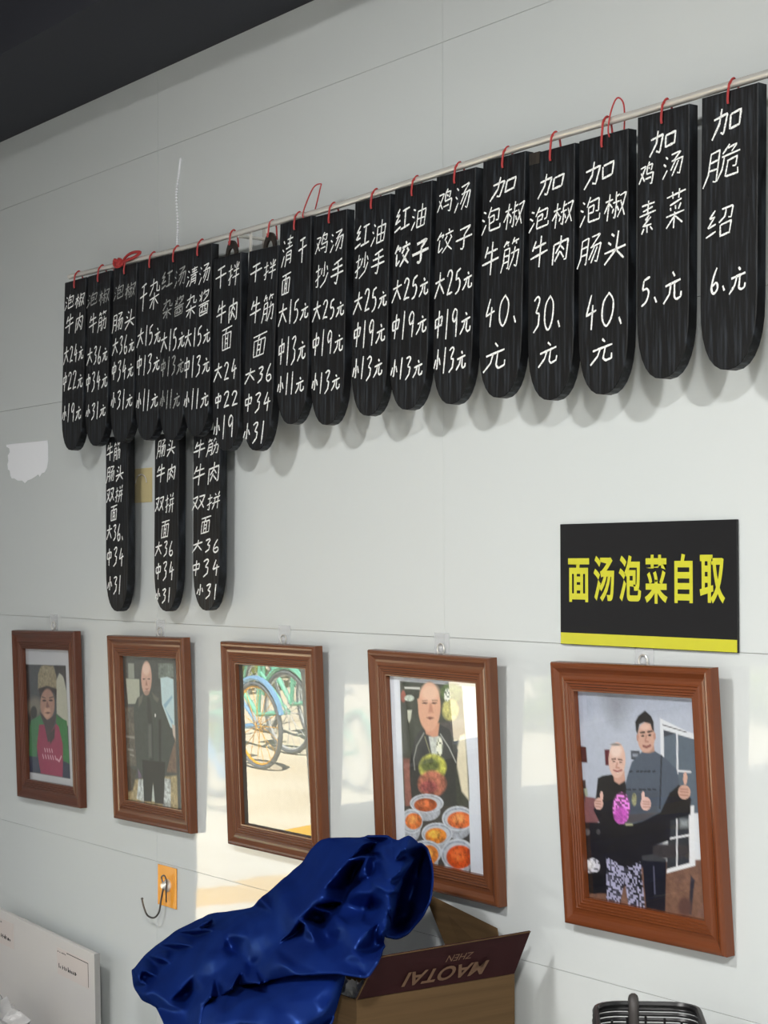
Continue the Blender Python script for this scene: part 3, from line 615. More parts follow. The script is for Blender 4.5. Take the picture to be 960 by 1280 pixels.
  ('l',(40,44,54),0.01,[0.478,0.365,0.495,0.362]),
  ('l',(40,44,54),0.01,[0.51,0.363,0.527,0.36]),
  ('l',(40,44,54),0.01,[0.542,0.361,0.559,0.358]),
  ('l',(40,44,54),0.01,[0.573,0.359,0.59,0.356]),
  ('l',(40,44,54),0.01,[0.615,0.357,0.632,0.353]),
  ('l',(40,44,54),0.01,[0.362,0.457,0.384,0.455]),
  ('l',(40,44,54),0.01,[0.394,0.455,0.416,0.453]),
  ('l',(40,44,54),0.01,[0.437,0.451,0.459,0.45]),
  ('l',(40,44,54),0.01,[0.491,0.448,0.512,0.447]),
  ('l',(40,44,54),0.01,[0.523,0.445,0.544,0.445]),
  ('l',(40,44,54),0.01,[0.565,0.442,0.586,0.442]),
  ('l',(40,44,54),0.01,[0.607,0.439,0.628,0.439]),
  ('e',(170,168,130),0.3,[0.443,0.498,0.021,-0.002,-0.003,0.03],0.6),
  ('p',(28,27,30),0.008,[0.134,0.417,0.182,0.402,0.266,0.391,0.371,0.392,0.379,0.449,0.355,0.628,0.157,0.644,0.087,0.565,0.111,0.497],0.08),
  ('p',(24,22,26),0.008,[0.681,0.521,0.755,0.441,0.823,0.403,0.909,0.459,0.902,0.534,0.632,0.6],0.05),
  ('p',(26,22,25),0.008,[0.078,0.572,0.173,0.52,0.337,0.509,0.324,0.636,0.499,0.597,0.66,0.541,0.746,0.443,0.865,0.435,0.915,0.462,0.902,0.493,0.816,0.493,0.735,0.554,0.724,0.665,0.577,0.706,0.557,0.742,0.481,0.767,0.327,0.828,0.19,0.8,0.168,0.68],0.08),
  ('p',(84,80,84),0.01,[0.394,0.571,0.638,0.543,0.522,0.589,0.342,0.625],0.05),
  ('p',(190,190,150),0.01,[0.354,0.618,0.418,0.615,0.417,0.621,0.359,0.627],0),
  ('e',(206,120,196),0.15,[0.327,0.547,0.076,-0.006,-0.008,0.075],0.75),
  ('e',(196,88,188),0.3,[0.318,0.58,0.06,-0.005,-0.004,0.04],0.5),
  ('p',(136,134,158),0.008,[0.171,0.792,0.225,0.803,0.327,0.828,0.315,0.89,0.275,0.998,0.149,0.997],1.0),
  ('p',(136,134,158),0.008,[0.327,0.828,0.468,0.788,0.47,0.849,0.483,1.001,0.341,1.007,0.321,0.889],1.0),
  ('p',(18,18,32),0.008,[0.481,0.773,0.684,0.758,0.651,1.001,0.491,1.0],0.1),
  ('l',(96,96,120),0.01,[0.576,0.802,0.572,0.926]),
  ('p',(66,66,70),0.01,[0.482,0.758,0.573,0.743,0.682,0.755,0.68,0.769,0.48,0.78],0.1),
  ('p',(184,142,126),0.01,[0.533,0.243,0.636,0.232,0.637,0.261,0.593,0.272,0.535,0.271],0),
  ('e',(210,168,152),0.08,[0.574,0.2,0.073,-0.004,-0.007,0.071],0.04),
  ('e',(190,144,130),0.2,[0.645,0.191,0.01,-0.0,-0.002,0.017],0),
  ('e',(190,144,130),0.2,[0.501,0.204,0.01,-0.0,-0.002,0.016],0),
  ('p',(34,32,34),0.008,[0.491,0.172,0.489,0.131,0.516,0.104,0.576,0.074,0.626,0.099,0.644,0.125,0.642,0.171,0.627,0.16,0.617,0.135,0.566,0.129,0.524,0.142,0.503,0.189],0.2),
  ('l',(60,46,46),0.011,[0.529,0.18,0.563,0.176]),
  ('l',(60,46,46),0.011,[0.59,0.174,0.626,0.168]),
  ('e',(50,38,38),0.4,[0.546,0.194,0.015,-0.001,-0.0,0.004],0),
  ('e',(50,38,38),0.4,[0.605,0.188,0.015,-0.001,-0.0,0.004],0),
  ('l',(182,134,120),0.012,[0.576,0.192,0.565,0.218,0.588,0.219]),
  ('l',(140,84,80),0.014,[0.546,0.242,0.575,0.245,0.605,0.236]),
  ('e',(226,190,176),0.7,[0.568,0.151,0.038,-0.002,-0.002,0.015],0),
  ('p',(210,164,148),0.01,[0.272,0.385,0.373,0.367,0.373,0.414,0.321,0.435,0.279,0.423],0),
  ('e',(226,188,174),0.07,[0.313,0.32,0.074,-0.004,-0.009,0.085],0.04),
  ('e',(238,212,202),0.6,[0.31,0.276,0.048,-0.003,-0.003,0.03],0),
  ('e',(150,140,136),0.7,[0.308,0.247,0.044,-0.002,-0.001,0.006],0),
  ('l',(110,80,74),0.01,[0.27,0.319,0.301,0.315]),
  ('l',(110,80,74),0.01,[0.325,0.316,0.357,0.317]),
  ('e',(90,60,56),0.4,[0.284,0.33,0.015,-0.001,-0.0,0.003],0),
  ('e',(90,60,56),0.4,[0.341,0.33,0.015,-0.001,-0.0,0.003],0),
  ('l',(196,146,132),0.012,[0.314,0.335,0.301,0.356,0.329,0.356]),
  ('p',(240,236,230),0.006,[0.284,0.371,0.311,0.375,0.344,0.367,0.313,0.383],0),
  ('l',(160,84,84),0.01,[0.279,0.37,0.312,0.375,0.35,0.365]),
  ('e',(222,180,168),0.1,[0.129,0.541,0.04,-0.003,-0.003,0.029],0.05),
  ('e',(226,186,176),0.2,[0.159,0.501,0.015,-0.001,-0.002,0.023],0),
  ('e',(226,186,178),0.1,[0.539,0.511,0.044,-0.003,-0.003,0.032],0.05),
  ('e',(230,192,184),0.2,[0.52,0.479,0.015,-0.001,-0.003,0.025],0),
  ('e',(208,166,150),0.1,[0.862,0.435,0.05,-0.003,-0.003,0.033],0.05),
  ('e',(214,172,156),0.15,[0.876,0.371,0.017,-0.001,-0.003,0.029],0),
  ('l',(176,130,118),0.008,[0.831,0.422,0.893,0.421]),
  ('l',(176,130,118),0.008,[0.83,0.435,0.892,0.434]),
  ('l',(176,130,118),0.008,[0.828,0.449,0.89,0.448]),
  ('l',(190,146,134),0.008,[0.517,0.501,0.571,0.5]),
  ('l',(190,146,134),0.008,[0.516,0.513,0.57,0.511]),
  ('l',(190,146,134),0.008,[0.514,0.527,0.569,0.525]),
  ('l',(186,142,130),0.008,[0.102,0.528,0.147,0.528]),
  ('l',(186,142,130),0.008,[0.101,0.541,0.145,0.541]),
  ('l',(186,142,130),0.008,[0.099,0.555,0.144,0.555]),
 ],
]
SIGN_TEXT = [('面', -2.5958, -2.538, 1.4773, 1.557), ('汤', -2.5262, -2.4714, 1.4791, 1.5612), ('泡', -2.4594, -2.4022, 1.4802, 1.562), ('菜', -2.3932, -2.3363, 1.4776, 1.5624), ('自', -2.3195, -2.2755, 1.4794, 1.5638), ('取', -2.2592, -2.2003, 1.4798, 1.5617)]
COAT_POINTS = [[-3.987,-0.177,0.583],[-3.947,-0.194,0.556],[-3.8,-0.249,0.557],[-3.639,-0.298,0.579],[-3.462,-0.375,0.589],[-3.425,-0.377,0.555],[-4.047,-0.139,0.573],[-4.093,-0.084,0.591],[-4.062,-0.067,0.619],[-3.992,-0.062,0.66],[-3.919,-0.056,0.692],[-3.806,-0.066,0.733],[-3.694,-0.077,0.757],[-3.574,-0.091,0.785],[-3.473,-0.112,0.836],[-3.362,-0.136,0.887],[-3.269,-0.156,0.929],[-3.503,-0.238,0.784],[-3.601,-0.224,0.745],[-3.688,-0.227,0.702],[-3.736,-0.246,0.669],[-3.74,-0.278,0.644],[-3.719,-0.3,0.626],[-3.667,-0.314,0.603],[-3.641,-0.15,0.746],[-3.742,-0.144,0.699],[-3.835,-0.146,0.653],[-3.878,-0.166,0.614],[-3.804,-0.241,0.608],[-3.707,-0.284,0.611],[-3.486,-0.234,0.765],[-3.583,-0.229,0.712],[-3.698,-0.227,0.655],[-3.706,-0.256,0.628],[-3.632,-0.313,0.619],[-3.378,-0.316,0.731],[-3.478,-0.294,0.678],[-3.506,-0.311,0.644],[-3.492,-0.348,0.626],[-3.623,-0.229,0.6],[-3.48,-0.341,0.604],[-3.446,-0.196,0.8],[-3.394,-0.266,0.778],[-3.391,-0.245,0.739],[-3.366,-0.298,0.75],[-3.229,-0.332,0.705],[-3.25,-0.366,0.683],[-3.2,-0.433,0.689],[-3.176,-0.454,0.657],[-3.177,-0.453,0.618],[-3.383,-0.363,0.598],[-3.322,-0.407,0.581],[-3.312,-0.233,0.857],[-3.267,-0.272,0.822],[-3.213,-0.315,0.804],[-3.235,-0.312,0.755],[-3.155,-0.319,0.822],[-3.151,-0.296,0.856],[-3.199,-0.26,0.89],[-3.184,-0.353,0.747],[-3.206,-0.309,0.742],[-3.049,-0.384,0.753],[-3.083,-0.404,0.749],[-2.892,-0.452,0.827],[-3.134,-0.332,0.784],[-3.065,-0.349,0.814],[-2.977,-0.369,0.856],[-3.065,-0.333,0.843],[-3.051,-0.453,0.752],[-2.932,-0.466,0.783],[-3.118,-0.462,0.725],[-3.251,-0.355,0.717],[-3.305,-0.307,0.742],[-3.339,-0.325,0.702],[-3.311,-0.362,0.685],[-3.429,-0.337,0.618],[-3.233,-0.163,0.958],[-3.163,-0.182,0.991],[-3.107,-0.192,1.003],[-3.017,-0.185,1.014],[-2.897,-0.195,1.028],[-2.875,-0.193,1.026],[-2.721,-0.28,1.062],[-2.821,-0.18,1.022],[-2.839,-0.154,1.009],[-2.828,-0.153,0.983],[-2.809,-0.164,0.955],[-2.795,-0.18,0.923],[-2.804,-0.193,0.894],[-2.835,-0.204,0.858],[-2.896,-0.258,1.022],[-2.839,-0.333,1.005],[-2.834,-0.364,0.982],[-2.845,-0.384,0.957],[-2.861,-0.401,0.925],[-2.885,-0.41,0.899],[-2.994,-0.156,1.004],[-3.043,-0.149,0.977],[-3.028,-0.185,0.951],[-3.014,-0.214,0.919],[-3.008,-0.252,0.893],[-3.038,-0.272,0.864],[-3.033,-0.304,0.853],[-3.031,-0.324,0.84],[-3.061,-0.25,0.947],[-3.091,-0.263,0.907],[-2.849,-0.229,1.023],[-2.8,-0.286,1.023],[-2.847,-0.285,1.008],[-2.88,-0.247,0.991],[-2.904,-0.22,0.992],[-2.754,-0.311,1.011],[-2.809,-0.322,0.987],[-2.686,-0.377,0.987],[-2.675,-0.357,0.989],[-2.811,-0.306,0.971],[-2.873,-0.249,0.972],[-2.694,-0.333,1.02],[-2.658,-0.345,1.043],[-2.806,-0.348,0.953],[-2.841,-0.363,0.933],[-2.863,-0.352,0.908],[-2.726,-0.386,0.916],[-2.829,-0.34,0.9],[-2.869,-0.323,0.921],[-2.744,-0.346,0.962],[-2.645,-0.378,0.974],[-2.83,-0.304,0.913],[-2.834,-0.276,0.921],[-2.69,-0.357,0.951],[-2.776,-0.334,0.908],[-2.691,-0.366,0.919],[-2.65,-0.378,0.943],[-2.857,-0.414,0.893],[-2.924,-0.375,0.855],[-2.83,-0.411,0.863],[-2.853,-0.362,0.859],[-2.877,-0.357,0.872],[-2.727,-0.409,0.91],[-2.664,-0.402,0.919],[-2.697,-0.372,0.902],[-2.637,-0.401,0.912],[-2.643,-0.43,0.914],[-2.794,-0.452,0.848],[-2.819,-0.452,0.83],[-2.738,-0.452,0.861],[-2.737,-0.412,0.875],[-2.649,-0.452,0.886],[-2.683,-0.452,0.864],[-2.621,-0.452,0.878],[-2.64,-0.452,0.861],[-2.717,-0.358,0.869],[-2.574,-0.452,0.886],[-2.794,-0.475,0.823],[-2.713,-0.478,0.841],[-2.645,-0.477,0.853],[-2.592,-0.478,0.858],[-2.591,-0.461,0.855],[-2.699,-0.35,0.882],[-2.552,-0.412,1.065],[-2.535,-0.43,1.034],[-2.575,-0.415,0.993],[-2.602,-0.406,0.953],[-2.657,-0.375,0.914],[-2.697,-0.349,0.894],[-2.743,-0.291,0.874],[-2.848,-0.194,1.005],[-2.914,-0.15,0.951],[-2.956,-0.131,0.907],[-2.976,-0.128,0.863],[-2.928,-0.169,0.851],[-2.941,-0.099,0.979],[-2.958,-0.091,0.93],[-2.955,-0.101,0.891],[-2.974,-0.102,0.852],[-2.882,-0.124,0.95],[-2.863,-0.142,0.909]]
COAT_FACES = [(10,11,17),(9,10,18),(10,17,18),(8,9,19),(7,8,20),(6,7,21),(0,1,22),(0,6,22),(6,21,22),(1,2,23),(2,3,23),(11,12,24),(11,17,24),(17,18,24),(9,18,25),(9,19,25),(8,19,26),(8,20,26),(7,20,27),(7,21,27),(21,22,28),(1,22,29),(1,23,29),(22,28,29),(18,24,30),(18,25,30),(19,25,31),(19,26,31),(25,30,31),(20,26,32),(20,27,32),(26,31,32),(21,27,33),(21,28,33),(28,29,33),(27,32,33),(3,23,34),(23,29,34),(29,33,34),(31,32,36),(31,35,36),(32,33,37),(32,36,37),(33,34,38),(33,37,38),(3,34,38),(36,37,39),(37,38,39),(3,4,40),(3,38,40),(12,13,41),(12,24,42),(24,30,42),(12,41,42),(30,31,44),(31,35,44),(30,42,44),(42,43,44),(4,5,50),(4,40,50),(48,49,50),(49,50,51),(5,50,51),(13,41,53),(41,42,54),(41,53,54),(42,43,54),(43,54,55),(53,54,56),(13,52,57),(13,53,57),(14,52,57),(53,56,57),(14,15,58),(14,57,58),(55,59,60),(45,59,62),(59,60,62),(60,61,63),(54,55,64),(54,56,64),(55,60,64),(60,63,64),(63,64,65),(56,64,65),(56,57,67),(56,65,67),(65,66,67),(45,59,68),(60,61,69),(60,62,69),(45,62,69),(59,68,71),(46,68,71),(43,55,72),(55,59,72),(43,44,72),(59,71,72),(35,44,72),(35,36,73),(46,70,73),(46,71,73),(71,72,73),(35,72,73),(36,39,74),(39,47,74),(47,70,74),(70,73,74),(36,73,74),(38,39,75),(38,40,75),(39,47,75),(40,50,75),(47,48,75),(48,50,75),(78,79,91),(79,90,91),(66,67,95),(57,67,95),(57,58,95),(79,80,96),(79,90,96),(90,91,97),(90,96,97),(91,92,98),(92,93,99),(92,98,99),(94,95,101),(65,66,103),(66,95,103),(95,102,103),(16,76,104),(76,77,104),(77,78,104),(78,91,104),(91,92,104),(92,93,104),(15,58,105),(93,94,105),(94,95,105),(58,95,105),(15,16,105),(16,104,105),(93,104,105),(80,81,106),(80,96,106),(96,97,107),(96,106,107),(91,97,108),(91,98,108),(97,107,110),(97,108,110),(108,109,110),(107,110,111),(109,110,111),(98,108,112),(108,109,112),(98,99,112),(99,112,115),(113,114,116),(111,114,116),(109,111,116),(113,115,116),(109,112,116),(112,115,116),(106,107,117),(107,111,117),(111,114,117),(81,106,118),(106,117,118),(99,115,119),(93,94,120),(94,100,120),(93,99,120),(94,100,121),(94,101,121),(100,120,124),(99,119,124),(99,120,124),(100,121,124),(121,123,124),(113,115,125),(115,119,125),(113,114,126),(113,125,126),(119,124,127),(122,123,127),(123,124,127),(119,125,127),(125,127,128),(125,126,129),(125,128,129),(122,127,130),(127,128,130),(128,130,131),(128,129,132),(128,131,132),(95,101,133),(95,102,133),(65,103,134),(102,103,134),(102,133,134),(133,134,135),(101,133,137),(133,135,137),(101,121,137),(135,136,137),(122,123,138),(121,123,138),(121,137,138),(136,137,138),(122,130,139),(130,131,139),(131,139,140),(131,140,141),(122,138,142),(122,139,142),(139,140,142),(65,134,143),(134,135,143),(63,65,144),(65,143,144),(135,136,145),(135,143,145),(136,138,146),(136,145,146),(138,142,147),(138,146,147),(145,146,148),(146,147,148),(147,148,150),(147,149,150),(140,141,151),(140,142,151),(142,147,151),(147,149,151),(149,151,152),(61,63,153),(63,144,153),(143,144,154),(143,145,154),(144,153,154),(145,148,155),(145,154,155),(148,150,155),(150,155,156),(149,150,157),(150,156,157),(149,152,157),(141,151,158),(151,152,158),(81,82,159),(81,118,159),(82,83,159),(114,117,160),(114,126,161),(126,129,162),(129,132,162),(131,132,163),(131,141,163),(141,158,164),(141,163,164),(83,159,166),(117,118,166),(117,160,166),(118,159,166),(114,160,167),(114,161,167),(126,161,168),(126,162,168),(161,167,168),(162,168,169),(132,162,170),(132,163,170),(89,165,170),(163,164,170),(164,165,170),(162,169,170),(83,84,171),(83,166,171),(84,85,171),(160,166,171),(160,167,171),(167,168,172),(167,171,172),(168,169,173),(168,172,173),(88,89,174),(169,170,174),(89,170,174),(169,173,174),(88,173,174),(85,86,175),(86,172,175),(85,171,175),(171,172,175),(86,87,176),(86,172,176),(87,88,176),(88,173,176),(172,173,176)]
SLEEVE_POINTS = [[-3.254,-0.41,0.675],[-3.183,-0.45,0.655],[-3.157,-0.47,0.624],[-3.383,-0.31,0.658],[-3.292,-0.31,0.693],[-3.17,-0.32,0.725],[-2.867,-0.42,0.809],[-2.749,-0.42,0.832],[-2.729,-0.41,0.83],[-3.174,-0.38,0.71],[-3.08,-0.47,0.716],[-3.045,-0.5,0.69],[-3.036,-0.51,0.656],[-3.072,-0.38,0.735],[-2.773,-0.48,0.809],[-2.689,-0.47,0.829],[-2.768,-0.53,0.788],[-2.906,-0.51,0.755],[-2.691,-0.51,0.803],[-2.675,-0.47,0.809],[-2.656,-0.51,0.784],[-2.705,-0.45,0.77],[-2.697,-0.52,0.758],[-2.795,-0.55,0.747],[-2.903,-0.54,0.728],[-2.978,-0.51,0.717],[-2.704,-0.57,0.733],[-2.701,-0.49,0.722],[-2.887,-0.55,0.693],[-2.89,-0.52,0.703],[-2.733,-0.45,0.745]]
SLEEVE_FACES = [(0,1,2),(4,5,6),(3,4,9),(0,3,10),(3,9,10),(0,1,11),(0,10,11),(1,2,12),(1,11,12),(4,5,13),(4,9,13),(5,6,14),(6,7,15),(6,14,15),(7,8,15),(5,13,16),(5,14,16),(9,13,17),(13,16,17),(14,15,18),(14,16,18),(8,15,19),(15,18,19),(18,19,20),(8,19,21),(19,20,21),(16,18,22),(18,20,22),(16,17,23),(17,23,24),(9,10,25),(9,17,25),(10,11,25),(11,24,25),(17,24,25),(16,22,26),(16,23,26),(22,26,27),(11,12,28),(11,24,28),(23,24,29),(24,28,29),(23,26,29),(26,28,29),(20,21,30),(21,27,30),(20,22,30),(22,27,30)]

# ------------------------------------------------------------------ rod with the menu boards
G = {
'大': '10,38 90,32;52,5 48,45 10,95;50,45 92,92', '中': '15,28 18,62;15,28 85,24 80,58;18,60 80,56;50,2 50,98',
'小': '52,5 52,85 40,78;28,40 10,75;72,38 92,68', '元': '45,4 58,18;12,40 88,33;42,38 35,68 8,95;60,36 60,82 72,93 94,88 93,70',
'牛': '30,12 15,42;25,32 85,28;5,60 95,54;55,2 55,98', '肉': '15,30 15,95;15,30 85,26 85,88 75,90;50,5 48,35 28,58;50,38 70,55;48,55 28,85;50,60 72,82',
'泡': '10,12 22,22;5,38 17,48;5,92 25,62;48,5 32,38;42,22 88,20 85,60 74,58;40,40 65,38 64,58 42,60;40,40 42,88 95,88 95,72',
'椒': '5,30 38,26;22,5 22,95;20,35 5,65;25,38 38,55;52,5 52,40;52,22 66,20;42,42 68,40;55,42 55,92 48,86;44,58 40,75;62,56 68,72;70,22 96,18 85,60 68,92;74,38 98,92',
'筋': '20,3 8,20;15,12 35,10;28,14 32,22;60,3 50,20;58,12 85,10;72,14 76,22;12,32 12,70 4,96;12,32 42,30 42,92 35,88;14,50 40,49;14,68 40,67;52,48 92,44 88,92 76,86;70,28 68,62 50,94',
'肠': '12,12 12,65 3,95;12,12 40,10 40,92 32,88;14,36 38,35;14,60 38,59;52,12 88,10 55,42;52,42 95,38 88,92 76,88;70,44 50,78;82,44 60,90',
'头': '28,8 42,20;18,30 32,42;5,62 95,56;58,5 55,58 12,96;58,65 90,92', '干': '20,15 80,10;5,48 95,42;50,12 50,98',
'杂': '12,20 72,16 70,42 92,44 92,32;40,3 35,28 10,48;10,62 92,58;50,45 50,96;45,64 15,88;55,64 88,86',
'红': '30,5 10,28 30,28;32,25 8,55 38,50;5,85 40,72;50,18 92,15;70,18 70,82;45,84 98,80',
'汤': '10,12 22,22;5,38 17,48;5,92 25,62;38,12 85,10 50,38;42,38 95,34 85,92 72,86;62,40 40,70;78,40 48,92',
'酱': '25,3 25,42;10,12 18,22;8,38 22,26;52,3 40,18;50,10 85,8 75,28 45,44;58,18 68,26;8,52 92,50;18,62 20,97;18,62 82,60 82,96;20,95 82,93;40,52 40,72 30,80;60,52 60,76 74,78;25,84 75,83',
'清': '10,12 22,22;5,38 17,48;5,92 25,62;40,14 90,12;45,27 85,25;35,40 95,38;65,3 65,38;45,52 44,80 36,97;45,52 85,50 85,92 76,90;46,65 84,64;46,78 84,77',
'拌': '5,28 38,24;22,5 22,90 12,85;5,65 40,50;52,12 60,28;88,8 78,28;48,38 92,35;42,62 98,58;70,3 70,98',
'面': '8,12 92,8;48,12 40,28;15,30 18,95;15,30 85,28 84,95;18,93 84,92;40,30 40,92;60,30 60,92;40,50 60,50;40,70 60,70',
'鸡': '8,18 40,16 8,80;12,36 40,75;62,3 52,16;52,16 50,50;52,16 82,15 78,38 70,36;60,24 66,32;50,50 92,48 88,94 76,88;45,68 78,66',
'抄': '5,28 38,24;22,5 22,90 12,85;5,65 40,50;68,5 68,60 60,55;52,25 44,48;82,20 92,38;92,48 75,78 42,97',
'手': '75,5 25,16;15,34 85,30;5,58 95,54;52,12 56,60 50,92 38,84', '油': '10,12 22,22;5,38 17,48;5,92 25,62;38,30 40,92;38,30 90,28 88,92;40,90 88,89;64,5 64,90;40,60 88,58',
'饺': '25,5 8,35;18,20 42,18 35,32;22,38 22,88 42,72;68,3 74,14;50,22 96,19;62,30 50,45;80,30 92,44;85,45 68,72 45,95;58,50 72,72 96,94',
'子': '22,12 78,8 52,36;52,36 56,85 50,94 38,88;5,52 95,48', '加': '5,30 48,26 42,88 30,80;28,5 26,50 5,92;60,35 62,80;60,35 95,32 93,78;62,78 93,76',
'素': '15,14 85,12;22,28 78,26;5,42 95,40;50,3 50,40;60,44 35,56 62,58;68,52 25,74 75,72;50,72 50,96;32,80 18,92;68,80 82,90',
'菜': '5,14 95,12;32,5 34,24;66,5 64,24;80,28 20,36;25,42 30,52;48,40 52,50;78,38 68,52;5,64 95,60;50,54 50,98;45,66 10,92;55,66 92,90',
'脆': '10,12 10,65 2,95;10,12 36,10 36,92 28,88;12,36 34,35;12,58 34,57;62,3 46,25;58,14 80,12 70,28;45,32 95,30;52,32 50,65 40,92;62,48 88,46 86,68 76,66;62,48 62,88 95,90 95,76',
'绍': '30,5 10,28 30,28;32,25 8,55 38,50;5,85 40,72;52,12 92,10 90,45 80,42;70,12 65,34 48,50;55,58 58,95;55,58 92,56 90,93;58,92 90,90',
'双': '5,22 42,18 32,55 5,90;12,38 45,85;52,22 92,18 80,55 50,92;58,38 97,92',
'拼': '5,28 38,24;22,5 22,90 12,85;5,65 40,50;55,5 62,20;88,3 80,20;48,32 95,29;42,60 98,56;60,32 58,70 48,95;82,30 82,97',
'1': '~60,2 50,50 40,98', '2': '~12,24 35,8 72,14 70,36 18,92;18,90 50,86 92,88', '3': '~18,12 55,5 80,14 42,44;42,44 78,52 70,80 20,97',
'4': '48,3 18,58 90,50;64,32 60,98', '5': '30,14 20,44;~20,44 60,42 80,62 60,86 18,96;30,14 82,6', '6': '~62,3 30,40 18,76 45,97 78,84 66,60 26,68',
'9': '~78,16 50,5 22,26 40,48 74,34 78,16;78,16 70,98', '0': '~50,5 82,30 78,72 48,96 18,72 20,28 54,5', '、': '25,72 62,95'}
WGT = {'1': 0.38, '2': 0.62, '3': 0.58, '4': 0.66, '5': 0.58, '6': 0.62, '9': 0.60, '0': 0.75, '、': 0.30, '元': 0.85, '小': 0.62, '中': 0.7, '大': 0.95}
ry = random.Random(11)
def stroke_mesh(mb, pts, w):
    """a chalk ribbon, a fraction of a millimetre proud, rough-edged"""
    segs = []
    L = [0]
    for a, b in zip(pts, pts[1:]): L.append(L[-1] + math.dist(a, b))
    n = max(2, int(L[-1] / 0.003) + 1)
    P = []
    for k in range(n + 1):
        s = L[-1] * k / n
        i = 0
        while i < len(L) - 2 and L[i + 1] < s: i += 1
        t = (s - L[i]) / max(1e-9, L[i + 1] - L[i])
        P.append((pts[i][0] + (pts[i + 1][0] - pts[i][0]) * t, pts[i][1] + (pts[i + 1][1] - pts[i][1]) * t))
    v = []; f = []
    for k, p in enumerate(P):
        a = P[max(0, k - 1)]; b = P[min(len(P) - 1, k + 1)]
        dx, dz = b[0] - a[0], b[1] - a[1]
        l = math.hypot(dx, dz) or 1e-9
        taper = 0.75 + 0.25 * math.sin(PI * min(1, (k + 0.6) / len(P)))
        h = w / 2 * taper * ry.uniform(0.78, 1.15)
        nx, nz = -dz / l * h, dx / l * h
        v += [(p[0] + nx, 0, p[1] + nz), (p[0] - nx, 0, p[1] - nz)]
        if k: f.append((2 * k - 2, 2 * k - 1, 2 * k + 1, 2 * k))
    mb.add(v, f)

def write_text(mb, rows, y, w0=0.0034):
    for (txt, a, b, wd, ht) in rows:
        tot = sum(WGT.get(c, 1.0) for c in txt)
        gap = 0.10
        unit = wd / (tot + gap * (len(txt) - 1))
        x = a - wd / 2
        for c in txt:
            cw = unit * WGT.get(c, 1.0)
            hh = ht * ry.uniform(0.90, 1.02)
            if c in '元' and len(txt) > 2: hh *= 0.70
            if c in '大小中' and len(txt) > 2: hh *= 0.92
            zz = -b + ry.uniform(-0.0015, 0.0015)
            if c in '元' and len(txt) > 2: zz -= 0.07 * ht
            sl = ry.uniform(0.08, 0.20)
            for st in G[c].split(';'):
                rnd = st[0] == '~'
                pp = [tuple(float(q) for q in s.split(',')) for s in st.lstrip('~').split()]
                pp = [(px + ry.uniform(-2, 2), py + ry.uniform(-2, 2)) for px, py in pp]
                if rnd and len(pp) > 2: pp = catmull(pp, 4)
                q = [(x + (px / 100 + sl * (0.5 - py / 100)) * cw, zz + (0.5 - py / 100) * hh + 0.13 * (px / 100 - 0.5) * cw) for px, py in pp]
                n0 = len(mb.v)
                stroke_mesh(mb, q, w0 * (0.8 if len(G[c]) > 90 else 1.0))
                for k in range(n0, len(mb.v)):
                    mb.v[k] = (mb.v[k][0], y, mb.v[k][2])
            x += cw + unit * gap

def board_outline(w, L, seg=14):
    hr = 0.115
    pts = [(0, 0), (w, 0)]
    for k in range(seg + 1):
        a = PI * k / seg
        cx = w / 2 + w / 2 * math.copysign(abs(math.cos(a)) ** 0.88, math.cos(a))
        pts.append((cx, -(L - hr) - hr * math.sin(a) ** 0.80))
    return pts

TH = 0.020
def plank_mesh(w, L):
    out = board_outline(w, L)
    e = 0.0012
    cx, cz = w / 2, -L / 2
    ins = [(cx + (x - cx) * (1 - 2 * e / w), cz + (z - cz) * (1 - 2 * e / L)) for x, z in out]
    n = len(out)
    v = [(x, 0, z) for x, z in ins] + [(x, e, z) for x, z in out] + [(x, TH, z) for x, z in out]
    f = [tuple(range(n))]
    for k in range(n):
        j = (k + 1) % n
        f.append((k, j, n + j, n + k)); f.append((n + k, n + j, 2 * n + j, 2 * n + k))
    f.append(tuple(range(2 * n, 3 * n))[::-1])
    return v, f

def rod_z(x):
    P = ROD
    for a, b in zip(P, P[1:]):
        if x <= b[0]: break
    t = (x - a[0]) / (b[0] - a[0])
    return a[2] + (b[2] - a[2]) * t

BL = {
'1': 'first black menu board from the left end of the rod, chalk prices 24, 22, 19',
'2': 'second black menu board from the left end of the rod, chalk prices 36, 34, 31',
'3': 'third menu board from the left end, faint first row, below the red ribbon',
'4': 'fourth black menu board from the left end of the rod, chalk prices 15, 13, 11',
'5': 'fifth black menu board from the left end, faint rows, above the middle lower one',
'6': 'sixth black menu board from the left end of the rod, prices 15, 13, 11',
'7': 'low-hung black board with arched tab, prices 24, 22, 19',
'8': 'tilted low-hung black board with arched tab, prices 36, 34, 31',
'9': 'ninth black menu board, prices 15, 13, 11, right of the tilted low-hung one',
'10': 'tenth black menu board from the left, just right of the tall red loop',
'11': 'eleventh black menu board from the left, prices 25, 19, 13',
'12': 'twelfth black menu board from the left, its second row in thick white chalk',
'13': 'last black menu board with three prices, left of the ones priced 40, 30, 40',
'14': 'black menu board with large price 40, left of the one priced 30',
'15': 'black menu board with price 30 and worn brown top left corner',
'16': 'black menu board with large price 40, right of the one priced 30',
'17': 'black menu board with price 5 yuan, second from the right',
'18': 'wide-looking black menu board with price 6 yuan at the right edge',
'L1': 'left one of the three lower black menu boards',
'L2': 'middle one of the three lower black menu boards',
'L3': 'right one of the three lower black menu boards'}
BOARDS['19'] = ((-2.015, 2.292, 0.125, 0.45, 0.012, -0.004), ())
BL['19'] = 'black menu board almost wholly cut off by the right edge of the picture'
